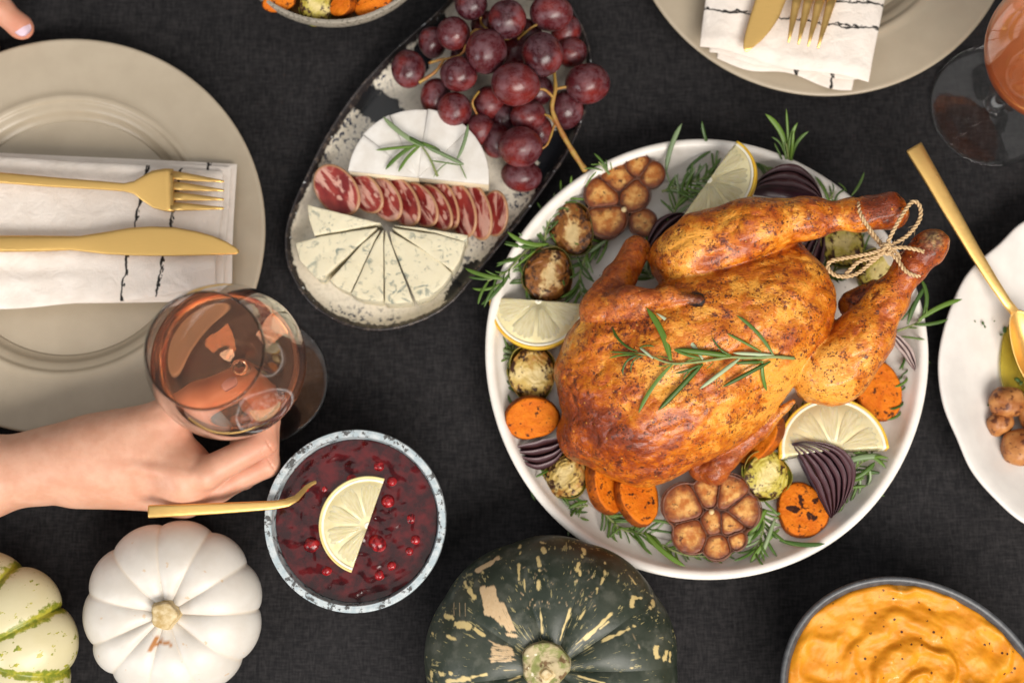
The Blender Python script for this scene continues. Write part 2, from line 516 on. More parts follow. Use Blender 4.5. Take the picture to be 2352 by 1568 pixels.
# ------------------------------------------------------------------ cutlery (each is one piece of metal)
def fork(name, label, stations, tines, z, group='gold forks'):
    """stations: ((x,y) edge one, (x,y) edge two, dz, half thickness)"""
    gs = [bar([(P(*a, z + dz), P(*b, z + dz), t) for a, b, dz, t in stations], 16, 3.2)]
    for tn in tines:
        gs.append(bar([(P(*a, z + dz), P(*b, z + dz), t) for a, b, dz, t in tn], 8, 3))
    V, F = join(*gs); c = V.mean(0); c[2] = z
    o = part(None, name, V - c, F, MAT_GOLD); o.location = Vector(c) * CM
    return tag(o, label, 'fork', group)
def tine(x0, y0, x1, y1, w0, w1, zz=(0, .05, .18, .35), n=5):
    """a tine from (x0,y0) to (x1,y1), px widths w0 -> w1"""
    d = np.array([x1 - x0, y1 - y0], float); nrm = np.array([-d[1], d[0]]) / np.linalg.norm(d); out = []
    for k in range(n):
        f = k / (n - 1); c = np.array([x0, y0]) + d * f; h = nrm * (w0 + (w1 - w0) * f ** 1.3) / 2
        out.append((tuple(c + h), tuple(c - h), float(np.interp(f, np.linspace(0, 1, len(zz)), zz)), .09 - .04 * f))
    return out
zf = 3.95
fst = [((-260, 380), (-260, 402), -.1, .12), ((0, 396), (0, 421), .1, .16), ((120, 407), (120, 430), .25, .16), ((230, 416), (230, 436), .32, .15), ((285, 421), (285, 440), .3, .14),
       ((308, 416), (308, 446), .26, .12), ((328, 404), (328, 462), .18, .1), ((350, 392), (352, 478), .08, .1), ((380, 387), (382, 486), .0, .1), ((398, 388), (400, 487), 0, .1)]
tn = [tine(392, 402 + 24.0 * k, 514, 417 + 20.5 * k, 21, 5, (0, .02, .16, .50)) for k in range(4)]
fork('fork', 'gold fork lying sideways on the left napkin, tines to the right', fst, tn, zf)
def knife(label, st, z, group='gold knives'):
    V, F = bar([(P(*a, z + dz), P(*b, z + dz), t) for a, b, dz, t in st], 16, 2.6); c = V.mean(0); c[2] = z
    o = part(None, 'knife', V - c, F, MAT_GOLD); o.location = Vector(c) * CM
    return tag(o, label, 'knife', group)
knife('gold knife lying sideways below the fork on the left napkin',
      [((-300, 541), (-300, 584), 0, .2), ((0, 541), (0, 579), .08, .2), ((90, 541), (90, 578), .1, .19), ((160, 542), (162, 575), .1, .17), ((182, 542), (184, 577), .1, .12), ((240, 533), (242, 584), .1, .08), ((300, 523), (300, 587), .1, .07),
       ((345, 520), (345, 588), .1, .06), ((400, 522), (400, 588), .1, .06), ((450, 531), (450, 587), .1, .06), ((490, 542), (492, 586), .1, .055), ((520, 555), (522, 585), .1, .05), ((540, 567), (541, 584), .1, .045), ((549, 575), (549, 581), .1, .04)], 4.0)
# top right pair, pointing down the picture
knife('gold knife pointing down the top right napkin beside a fork',
      [((1790, -330), (1835, -320), .3, .2), ((1760, -90), (1815, -80), .15, .16), ((1745, -45), (1812, -38), .1, .08), ((1735, 0), (1806, 0), .08, .07), ((1722, 40), (1790, 40), .05, .06), ((1713, 72), (1770, 70), .05, .06), ((1708, 95), (1750, 93), .05, .05), ((1707, 110), (1731, 109), .05, .05), ((1711, 119), (1718, 119), .05, .04)], 4.3)
fst2 = [((1905, -330), (1930, -330), .6, .15), ((1893, -150), (1918, -150), .5, .14), ((1880, -110), (1920, -108), .3, .12), ((1848, -70), (1925, -62), .1, .1), ((1835, -40), (1925, -32), 0, .1), ((1826, -8), (1918, 0), 0, .1)]
tn2 = [tine(1834 + 26.5 * k, -18 + 2 * k, 1811 + 22.5 * k, 98 + 4.5 * k, 23, 5, (0, .02, .16, .50)) for k in range(4)]
fork('fork', 'gold fork with its tines pointing down on the top right napkin', fst2, tn2, 4.3)

# ------------------------------------------------------------------ wine glasses
def m_glass():
    g = G('clear_glass', 0.0, .5, (1, 1, 1)); g.set(Transmission_Weight=1.0, IOR=1.45); return g.m
def m_wine():
    g = G('rose_wine', 0.0, .5, (1, .53, .31)); g.set(Transmission_Weight=.97, IOR=1.33); return g.m
MAT_GLASS, MAT_WINE = m_glass(), m_wine()
MAT_WINE2 = G('rose_wine_painted_glow', 0.0, .5, (1, .30, .10)); MAT_WINE2.set(Transmission_Weight=.55, IOR=1.33); MAT_WINE2 = MAT_WINE2.m  # same rose wine; the light shining through it is put into the colour
outer = [(0, 7.6), (.42, 7.75), (.75, 8.05), (1.9, 8.75), (3.2, 9.75), (4.35, 10.8), (4.95, 12.2), (5.0, 13.2), (4.75, 15.0), (4.2, 17.2), (3.56, 19.2)]
inner = [(max(r - .11, 0), z + .10 * (1 if r < 3 else 0)) for r, z in outer]; inner[0] = (0, 8.15); inner[1] = (.3, 8.18); inner[2] = (.62, 8.35)
def rad_at(prof, z):
    pr = smooth_prof(prof, 200); zs_ = [q[1] for q in pr]; return float(np.interp(z, zs_, [q[0] for q in pr]))
WL = 13.0
def wine_glass(px, py, label, lab_w, wm=MAT_WINE):
    c = P(px, py, .2); t = thing('wine_glass', label, 'wine glass', (c[0], c[1], 0), group='glasses of rose wine')
    so = smooth_prof(outer[1:], 60); si = smooth_prof(inner, 60)
    prof = so + [(3.558, 19.25), (3.54, 19.29), (3.505, 19.31), (3.47, 19.29), (3.452, 19.25)] + si[::-1]
    # the bowl, stem and foot are one piece of glass, split at the joints
    V, F = lathe([(.42, 7.72)] + prof[0:], 96); part(t, 'bowl', V, F, MAT_GLASS)
    V, F = lathe(smooth_prof([(.8, .72), (.5, 1.1), (.37, 2.2), (.34, 4.5), (.36, 6.8), (.415, 7.65), (.42, 7.72)], 24), 48); part(t, 'stem', V, F, MAT_GLASS)
    V, F = lathe([(0, .02)] + smooth_prof([(4.3, .02), (4.6, .06), (4.68, .16), (4.5, .24), (3.2, .3), (1.6, .46), (.82, .7), (.8, .72)], 24), 96); part(t, 'foot', V, F, MAT_GLASS)
    # wine: a hair larger than the inside of the bowl so no air gap shows
    zz = [q for q in si if q[1] < WL - .02]
    wp = [(0, 8.13)] + [(r + .02, z - .01) for r, z in zz[1:]] + [(rad_at(inner, WL) + .02, WL)] + [(rad_at(inner, WL) - .12, WL - .05), (0, WL - .05)]
    V, F = lathe(wp, 96); o = part(None, 'rose_wine', V, F, wm); o.location = t.location; tag(o, lab_w, 'wine', 'rose wine in the glasses')
    return t
wine_glass(608, 872, 'wine glass half full of rose, held by the hand at the left', 'rose wine inside the glass held by a hand')
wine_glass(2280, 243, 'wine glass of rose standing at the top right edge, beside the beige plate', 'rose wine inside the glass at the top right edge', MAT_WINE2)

# ------------------------------------------------------------------ cheese platter
ol = [(655, 545), (665, 620), (712, 695), (785, 742), (868, 758), (955, 741), (1035, 696), (1108, 612), (1188, 516), (1258, 420), (1320, 320), (1353, 220), (1356, 120), (1322, 30), (1260, -45), (1165, -72), (1070, -38), (1000, 32), (922, 100), (850, 172), (795, 240), (745, 320), (700, 410), (670, 480)]
OUT = catmull([P(x, y, 1.7)[:2] for x, y in ol], 220)
cc = OUT.mean(0)
pr = [(30, .5), (11, .5), (5, .5), (2.4, .5), (1.4, .58), (.8, .85), (.42, 1.3), (.2, 1.62), (.08, 1.74), (0, 1.72), (-.06, 1.6), (.1, 1.2), (.6, .5), (1.4, .08), (2.2, 0), (30, 0)]
# denser floor
pr = [(30, .5)] + [(x, .5) for x in np.linspace(12, 2.4, 34)] + pr[4:]
V, F = loft_outline(OUT, pr, lambda p, k: .03 * np.sin(p[:, 0] * .9 + p[:, 1]) )
n_in = 2 + 33 + 5
ink = np.zeros(len(V)); rimm = np.zeros(len(V)); nvp = len(pr)
idx = np.arange(len(V)) % nvp
rimm[idx >= len(pr) - 10] = 1; rimm[idx == len(pr) - 10] = .5
Lr = np.linalg.norm(OUT - cc, axis=1)
ins = np.array([q[0] for q in pr])[idx]
def band(p0, p1, wd):
    a = P(*p0, .5)[:2]; b = P(*p1, .5)[:2]; d = (b - a); t = np.clip(((V[:, :2] - a) @ d) / (d @ d), 0, 1)
    return np.clip(1.5 - np.linalg.norm(V[:, :2] - (a + t[:, None] * d), axis=1) / wd, 0, 1)
ink = np.maximum.reduce([band((815, 215), (900, 265), 1.15), band((1250, 420), (1335, 250), 1.0), band((1060, 690), (1090, 640), 1.3), band((960, 150), (1015, 60), .8), band((1150, 300), (1230, 330), 1.5), band((1260, 40), (1330, 90), .7)])
dash = np.maximum.reduce([band((800, 285), (740, 340), 1.6), band((860, 185), (930, 130), 1.0), band((1180, 470), (1260, 370), .9), band((760, 720), (900, 745), .7), band((1060, 590), (1150, 520), .8)])
def m_cheeseplatter():
    g = G('reactive_glaze_cream_and_ink', .25)
    nz = g.noise(1.6, 5, .7)
    ik = g.mr(g.math('ADD', g.attr('ink'), g.math('MULTIPLY', g.math('SUBTRACT', nz, .5), 1.4)), .45, .6)
    dn = g.mr(g.noise(2.6, 3, .6, g.stretch((1.2, .9, 1))), .53, .6)
    dm = g.math('MULTIPLY', dn, g.math('ADD', g.attr('dash'), g.mr(g.noise(.5), .55, .7, .0, .35)))
    base = g.mix(g.mr(g.noise(3.5, 5, .7), .46, .70), (.70, .64, .54), (.55, .50, .41))
    c = g.mix(g.math('MINIMUM', dm, 1.0), base, (.045, .055, .085))
    c = g.mix(ik, c, (.010, .011, .014))
    rim = g.mix(g.mr(g.noise(1.8, 5, .7), .5, .62), (.022, .018, .019), (.085, .065, .055))
    rim = g.mix(g.mr(g.noise(2.3, 2, .5), .68, .73), rim, (.5, .52, .54))
    rf = g.mr(g.math('ADD', g.attr('rim'), g.math('MULTIPLY', g.math('SUBTRACT', g.noise(2.2, 4), .5), .8)), .35, .55)
    g.col(g.mix(rf, c, rim)); g.bump(g.noise(2, 4), .25, .05)
    return g.m
ct = thing('serving_platter', 'oval dark rimmed stoneware platter holding grapes, cheese and salami', 'platter', (cc[0], cc[1], 0))
part(ct, 'platter_body', V, F, m_cheeseplatter(), world=True, attrs={'ink': ink, 'dash': dash, 'rim': rimm})

# ------------------------------------------------------------------ white round platter for the chicken
PC = P(1622, 815, 3.0)
pp = [(0, .8), (6, .8), (12.6, .82), (13.5, .95), (14.3, 1.4), (14.95, 2.2), (15.25, 2.8), (15.42, 3.0), (15.65, 3.08), (15.85, 3.02), (15.93, 2.85), (15.8, 2.4), (15.3, 1.5), (14.5, .5), (13.6, .06), (12.8, 0), (12.3, .1), (6, .15), (0, .15)]
V, F = lathe(smooth_prof(pp, 90), 180, lambda t, r, z: (r * (1 + .004 * math.sin(3 * t + 1) + .003 * math.sin(5 * t)), z + (.07 * math.sin(2 * t + .6) + .04 * math.sin(5 * t)) * (r / 16) ** 4))
o = part(None, 'round_platter', V, F, MAT_WHITE); o.location = (PC[0] * CM, PC[1] * CM, 0)
tag(o, 'large round white platter carrying the roast chicken', 'platter')

# ------------------------------------------------------------------ irregular white dish at the right
dl = [(2352, 508), (2295, 560), (2240, 607), (2205, 655), (2172, 738), (2156, 830), (2166, 925), (2198, 1008), (2230, 1080), (2282, 1142), (2350, 1200), (2440, 1236), (2560, 1230), (2670, 1160), (2745, 1040), (2775, 880), (2745, 720), (2680, 590), (2580, 500), (2450, 470)]
DOUT = catmull([P(x, y, 2.9)[:2] for x, y in dl], 200); dc = DOUT.mean(0)
V, F = loft_outline(DOUT, [(30, .85), (8, .85), (6, .9), (4.6, 1.05), (3.2, 1.5), (1.9, 2.2), (.9, 2.75), (.35, 2.98), (.12, 3.0), (0, 2.92), (0, 2.78), (.5, 2.4), (1.8, 1.4), (3.4, .4), (4.4, .02), (6, 0), (30, 0)], lambda p, k: .08 * np.sin(p[:, 1] * .5))
o = part(None, 'serving_dish', V - np.array([dc[0], dc[1], 0]), F, MAT_WHITE2); o.location = (dc[0] * CM, dc[1] * CM, 0)
tag(o, 'white dish with an uneven rim at the right edge, holding small potatoes', 'dish')

# ------------------------------------------------------------------ bowls
def bowl(px, py, r, h, mat, label, wall=.45, name='bowl', zref=None, mod=None, cat='bowl'):
    c = P(px, py, h if zref is None else zref)
    pf_ = smooth_prof([(0, .6), (r * .35, .62), (r * .62, 1.1), (r * .82, h * .45), (r - wall - .12, h * .8), (r - wall, h - .1), (r - wall * .75, h), (r - wall * .25, h), (r, h - .12), (r - .05, h * .8), (r * .87, h * .4), (r * .66, .7), (r * .5, .1), (r * .45, 0), (0, 0.05)], 64)
    V, F = lathe(pf_, 140, mod); o = part(None, name, V, F, mat); o.location = (c[0] * CM, c[1] * CM, 0)
    tag(o, label, cat); return c
CB = bowl(815, 1195, 6.28, 5.2, MAT_SPECK, 'speckled blue and white bowl full of dark red cranberry sauce', .5)
VB = bowl(765, -189, 8.05, 5.0, MAT_STONE, 'grey stoneware bowl of roast vegetables at the top edge', .3)
# ------------------------------------------------------------------ grapes: one bunch, every grape a part
def m_grape():
    g = G('red_grape_skin', .3, .45); g.co
    bl = g.mr(g.noise(1.7, 6, .72), .42, .66)
    c = g.mix(g.rand, (.040, .006, .010), (.085, .011, .014))
    c = g.mix(g.mr(g.noise(.6, 2), .45, .7), c, (.17, .018, .015))
    c = g.mix(g.math('MULTIPLY', bl, .30), c, (.28, .17, .20))
    g.col(c).set(Roughness=g.mr(bl, 0, 1, .27, .55)); g.bump(g.noise(6, 2), .05, .02)
    g.sss(.25, (1, .25, .2), .4); return g.m
def m_stem():
    g = G('grape_stem', .55); g.col(g.mix(g.mr(g.noise(1.3), .35, .65), (.36, .22, .045), (.30, .11, .025))); g.bump(g.noise(8), .3, .03); return g.m
MG, MS = m_grape(), m_stem()
gms = [mesh('grape', *blob((1, 1, 1.0), 3 + 5 * q, .055, .42, 28, 18), MG) for q in range(4)]
o0 = P(1165, 180, .6); o0[2] = .6
gt = thing('grape_bunch', 'bunch of red grapes on its stalk, lying on the dark rimmed platter', 'grapes', o0)
rnd = random.Random(4)
GL = [(1082, 12, 38, 35, 5.0), (1165, 45, 44, 44, 5.4), (1266, 30, 50, 41, 5.0), (1042, 78, 39, 39, 4.5), (1117, 118, 48, 51, 5.2), (1246, 126, 48, 51, 5.2), (938, 159, 39, 45, 3.2), (1054, 171, 43, 40, 4.4),
      (1183, 194, 57, 50, 5.4), (1349, 192, 52, 46, 3.6), (1044, 252, 40, 40, 3.4), (1001, 222, 36, 42, 2.2), (993, 98, 32, 36, 2.5), (1213, 267, 42, 36, 3.0), (1102, 297, 36, 37, 2.3), (1195, 338, 52, 46, 3.8),
      (1198, 403, 47, 38, 2.0), (1140, 323, 36, 40, 2.1), (1299, 252, 40, 45, 2.1), (1313, 121, 36, 34, 2.6), (1180, 122, 36, 36, 2.6), (1124, 237, 38, 40, 2.3), (1068, 130, 34, 36, 2.4), (1115, 60, 34, 36, 3), (1235, 208, 36, 36, 2.5), (1210, 80, 36, 36, 3),
      (1140, -45, 44, 44, 4.5), (1225, -42, 46, 42, 4.4), (1062, -32, 40, 40, 3.2), (1175, -90, 42, 42, 2.6), (1300, 70, 36, 36, 2.4), (1240, 300, 30, 34, 2.0), (1160, 270, 34, 34, 2.0)]
gpos = []
for x, y, rx, ry, z in GL:
    c = P(x, y, z); s = pxcm(z); gpos.append(c)
    a, b = rx / s * 1.03, ry / s * 1.03
    share(gt, 'grape', gms[int(x) % 4], c - o0, (rnd.uniform(-.4, .4), rnd.uniform(-.4, .4), 0), (a, b, (a + b) / 2))
def stemtube(pts, r0, r1, n=14):
    pth = catmull([P(*p) for p in pts], n, False)
    k = np.arange(n); rr = np.linspace(r0, r1, n) * (1 + .12 * np.sin(k * 2.1))
    return tube(pth, rr, 8)
st = [stemtube([(1346, 394, 2.6), (1318, 352, 3.0), (1288, 300, 3.4), (1268, 250, 3.8), (1276, 205, 4.0), (1272, 160, 3.6)], .22, .13, 20), stemtube([(1288, 300, 3.4), (1262, 268, 3.5), (1240, 262, 3.2)], .12, .08),
      stemtube([(1272, 225, 3.9), (1250, 206, 4.6), (1225, 208, 4.8)], .12, .09), stemtube([(1275, 205, 4.0), (1300, 200, 3.8), (1315, 203, 3.6)], .11, .12), stemtube([(1274, 285, 3.5), (1258, 330, 3.6), (1238, 345, 3.6)], .09, .07),
      stemtube([(1272, 160, 3.6), (1230, 90, 3.6), (1195, 75, 4.2), (1160, 90, 4.0), (1110, 60, 4.0), (1104, 38, 4.8)], .12, .1, 20), stemtube([(1190, 90, 4.2), (1218, 66, 5), (1238, 55, 5)], .1, .09),
      stemtube([(1160, 90, 4.0), (1090, 70, 4.6), (1060, 125, 4.4), (1010, 138, 4.0), (985, 145, 3.6)], .12, .1, 18), stemtube([(1020, 136, 4.1), (1000, 165, 3.6), (962, 190, 3.4)], .11, .13), stemtube([(1100, 210, 3.4), (1085, 235, 3.6), (1095, 262, 3)], .09, .08)]
V, F = join(*st); part(gt, 'stalk', V, F, MS, world=True)

# ------------------------------------------------------------------ soft white cheese wedges
def m_rind():
    g = G('white_bloomy_rind', .75, .3); g.col(g.mix(g.mr(g.noise(.9, 4), .3, .7), (.64, .60, .55), (.72, .69, .65)))
    g.bump(g.math('ADD', g.noise(3, 5, .7), g.noise(14, 2)), .3, .05); return g.m
def m_paste():
    g = G('cream_cheese_paste', .5); g.col(g.mix(g.noise(1.5), (.78, .66, .44), (.80, .70, .52))); g.bump(g.noise(5), .2, .04); return g.m
MR, MP = m_rind(), m_paste()
def wedge_poly(r, a0, a1, gap, n=12):
    mid = (a0 + a1) / 2; off = gap / math.sin((a1 - a0) / 2)
    pts = [(0.0, 0.0)] + [(r * math.cos(t), r * math.sin(t)) for t in np.linspace(a0, a1, n)]
    # round the apex a little and push the wedge out to leave the knife cut
    return np.array(pts) + np.array([math.cos(mid), math.sin(mid)]) * off
CZ = 3.5; cc_ = P(960, 408, CZ); tilt = R(-5.5); rC = 5.1
edges = [R(180) + tilt, R(147) + tilt, R(120) + tilt, R(88) + tilt, R(50) + tilt, tilt]
plc = ['leftmost', 'second from the left', 'middle', 'second from the right', 'rightmost']
for i in range(5):
    t = thing('white_cheese_wedge', f'{plc[i]} of the five white rind cheese wedges fanned out below the grapes', 'cheese', (cc_[0], cc_[1], .55), group='white rind cheese wedges')
    pl = wedge_poly(rC * (1 + .01 * rnd.uniform(-1, 1)), edges[i + 1], edges[i], .006)
    V, F = prism(pl, .0, CZ - .85 + .06 * rnd.uniform(-1, 1), .1); part(t, 'paste', V, F, MP)
    V, F = prism(pl * 1.004, CZ - .85 + .04, CZ - .52 + .05 * rnd.uniform(-1, 1), .05, .03); part(t, 'rind', V, F, MR)

# ------------------------------------------------------------------ salami slices
def m_salami():
    g = G('salami_meat', .32, .5)
    d = g.attr('rad')
    fat = g.math('MAXIMUM', g.mr(g.noise(1.05, 5, .62, g.stretch((1.4, .75, .5)), 1.0), .50, .60), g.mr(g.math('ADD', g.voro(1.7), g.math('MULTIPLY', g.noise(4, 3), .3)), .32, .42, 1, 0))
    meat = g.mix(g.mr(g.noise(1.2, 4), .35, .65), (.15, .011, .012), (.30, .038, .030))
    c = g.mix(g.math('MULTIPLY', fat, .75), meat, (.68, .40, .32))
    c = g.mix(g.mr(d, .86, .96), c, (.40, .21, .11))
    g.col(c); g.bump(g.math('ADD', g.noise(4, 4), fat), .25, .04); g.sss(.15, (1, .3, .2), .3)
    return g.m
MSAL = m_salami()
def disc(r, th, n=40, rings=10):
    pf_ = [(0, -th / 2), (r * .9, -th / 2), (r * .985, -th * .3), (r, 0), (r * .985, th * .3)] + [(r * q, th / 2) for q in np.linspace(.95, 0, rings)]
    V, F = lathe(pf_, n); V[:, 2] += .10 * (V[:, 0] / r) ** 2 * .8 + .05 * np.sin(V[:, 1] * 2); return V, F
sv, sf = disc(1, .30); sm = mesh('salami_slice', sv * np.array([1.0, 1, 1]), sf, MSAL, attrs={'rad': np.hypot(sv[:, 0], sv[:, 1])})
SL = [(774, 437, 50, 64, -52, 2.0), (840, 443, 40, 55, -46, 2.0), (885, 458, 42, 55, -55, 1.95), (925, 464, 44, 60, -60, 1.9), (965, 470, 42, 58, -52, 1.9), (1000, 476, 38, 60, -58, 1.85), (1022, 470, 36, 58, -72, 1.8), (1060, 484, 42, 60, -78, 1.75), (1097, 488, 40, 62, -80, 1.65), (1138, 490, 38, 50, -100, 1.4)]
pl10 = ['first, leftmost and roundest', 'second from the left', 'third from the left', 'fourth from the left', 'fifth from the left', 'sixth from the left', 'fourth from the right', 'third from the right', 'second from the right', 'last, rightmost']
for i, (x, y, a, b, ang, z) in enumerate(SL):
    c = P(x, y, z); s = pxcm(z)
    o = part(None, 'salami_slice', [(0, 0, 0)], [], None) if False else share(None, 'salami_slice', sm, c)
    o.scale = (a / s * .98, b / s * 1.08, .95)
    # overlapping like tiles: right edge raised over the next slice
    o.rotation_euler = (Euler((0, 0, R(ang + 90))).to_matrix().to_4x4()).to_euler()
    tl = Matrix.Rotation(R(-34 if i else -16), 4, 'Y') @ Matrix.Rotation(R(10), 4, 'X')
    o.rotation_euler = (tl @ Matrix.Rotation(R(ang + 90), 4, 'Z')).to_euler()
    tag(o, f'{pl10[i]} of the overlapping salami slices in a row between the cheeses', 'salami', 'overlapping salami slices')

# ------------------------------------------------------------------ blue cheese wedges
def m_blue():
    g = G('blue_cheese', .55, .4)
    v = g.mr(g.noise(1.25, 5, .62, None, 1.2), .52, .64)
    v2 = g.mr(g.noise(.9, 3), .35, .6)
    base = g.mix(g.noise(1.2), (.66, .59, .41), (.71, .655, .49))
    g.col(g.mix(g.math('MULTIPLY', g.math('MULTIPLY', v, v2), .85), base, (.15, .19, .17)))
    g.bump(g.math('SUBTRACT', g.noise(4, 5, .7), g.math('MULTIPLY', v, .8)), .45, .06); g.sss(.12, (1, .8, .5), .3); return g.m
MB = m_blue()
BW = [[(874, 513), (706, 470), (710, 505), (722, 540)], [(868, 522), (800, 532), (738, 542), (678, 558), (688, 598), (728, 640), (740, 640)], [(872, 528), (832, 560), (757, 644), (778, 660), (806, 672)], [(880, 528), (862, 555), (806, 676), (830, 686), (868, 692), (880, 690)],
      [(886, 529), (882, 560), (884, 696), (910, 697), (948, 692)], [(894, 529), (900, 560), (955, 692), (985, 682), (1018, 655), (1038, 628), (1000, 590)], [(899, 523), (935, 548), (1040, 622), (1056, 598), (1068, 556), (1000, 538)], [(903, 517), (960, 522), (1074, 541), (1070, 556), (1000, 534)]]
pb = ['topmost wedge at the left end', 'wide second wedge from the left', 'third wedge from the left', 'fourth wedge from the left, pointing straight up', 'narrow fifth wedge from the left', 'broad third wedge from the right end', 'second wedge from the right end', 'thin topmost wedge at the right end']
for i, pl in enumerate(BW):
    z = 3.0 - .08 * (i % 3)
    W = np.array([P(x, y, z)[:2] for x, y in pl]); c = W.mean(0)
    W = c + (W - c) * (1.002 if i not in (1, 5) else .99)
    d = []
    for k in range(len(W)):            # resample edges so the faces can be a little uneven
        a, b = W[k], W[(k + 1) % len(W)]; n = max(2, int(np.linalg.norm(b - a) / .3))
        d += [a + (b - a) * q / n for q in range(n)]
    d = np.array(d) - c
    V, F = prism(d, 0, z - .52, .045, .02, 5); V[:, :2] += .03 * np.array([[fbm(p, .9, 2, i), fbm(p, .9, 2, i + 9)] for p in V]); V[:, 2] += .05 * vnoise(V, .8, 2, i) * (V[:, 2] > .5)
    o = part(None, 'blue_cheese_wedge', V, F, MB); o.location = (c[0] * CM, c[1] * CM, .52 * CM)
    tag(o, f'{pb[i]} of the fan of blue veined cheese', 'cheese', 'blue cheese wedges')

# ------------------------------------------------------------------ cranberry sauce and its lemon
def m_sauce():
    g = G('cranberry_sauce', .12, .5)
    n = g.noise(1.1, 5, .6)
    c = g.mix(g.mr(n, .35, .7), (.022, .0016, .003), (.095, .004, .006)); g.col(c)
    g.set(Roughness=g.mr(g.noise(1.8), .3, .7, .07, .2)); return g.m
def m_berry():
    g = G('cranberry', .2, .5); g.co
    g.col(g.mix(g.mr(g.noise(1.5), .35, .65), g.mix(g.rand, (.24, .005, .008), (.05, .003, .005)), (.36, .015, .018))); g.sss(.2, (1, .2, .1), .3); g.bump(g.noise(3), .3, .06); return g.m
nr, na = 46, 110
V = []
for i in range(na):
    for j in range(nr):
        r = 5.62 * j / (nr - 1); t = 2 * math.pi * i / na; p = (r * math.cos(t), r * math.sin(t), 0)
        V.append((p[0], p[1], 4.25 + .16 * fbm(p, .7, 2, 2) + .07 * fbm(p, 1.8, 2, 7) + (.12 if j == nr - 1 else 0) * 0))
o = thing('cranberry_sauce', 'dark red cranberry sauce with whole berries, filling the speckled bowl', 'sauce', (CB[0], CB[1], 0))
part(o, 'sauce_surface', V, grid_faces(na, nr, True), m_sauce())
bm = mesh('berry', *blob((1, 1, .9), 11, .10, .6, 18, 12), m_berry())
Bp = [(715, 1252, .66), (866, 1247, .74), (890, 1150, .55), (808, 1100, .45), (745, 1122, .35), (945, 1190, .4), (955, 1240, .45), (940, 1265, .35), (870, 1070, .4), (900, 1105, .38), (700, 1120, .35), (750, 1310, .4), (870, 1320, .45), (900, 1300, .4)]
for x, y, r in Bp:
    c = P(x, y, 4.35); share(o, 'berry', bm, (c[0] - CB[0], c[1] - CB[1], 4.30 - .62 * r), (rnd.random() * 3, rnd.random() * 3, rnd.random() * 3), (r, r, r))

# ------------------------------------------------------------------ lemon
def m_flesh():
    g = G('lemon_flesh', .13, .5)
    a = g.noise(3.2, 3, .6, g.attr_vec('pol')); g.col(g.mix(g.mr(a, .3, .7), (.57, .49, .27), (.66, .59, .38)))
    g.bump(a, .4, .06); g.sss(.5, (1, .75, .25), .5); return g.m
G.attr_vec = lambda s, n: s.node('ShaderNodeAttribute', attribute_name=n).outputs['Vector']
ML = m_flesh()
MPITH = m_plain('lemon_pith', (.80, .75, .58), (.86, .82, .68), 1.2, .5, .4, .2, .03, 6)
MMEMB = m_plain('lemon_membrane', (.70, .60, .32), (.76, .68, .42), 1.5, .35)
MZEST2 = m_plain('pale_lemon_zest', (.74, .58, .20), (.78, .66, .32), 1.0, .4)
MZEST = m_plain('lemon_zest', (.72, .40, .025), (.80, .52, .05), 1.0, .35, .5, .5, .03, 9)
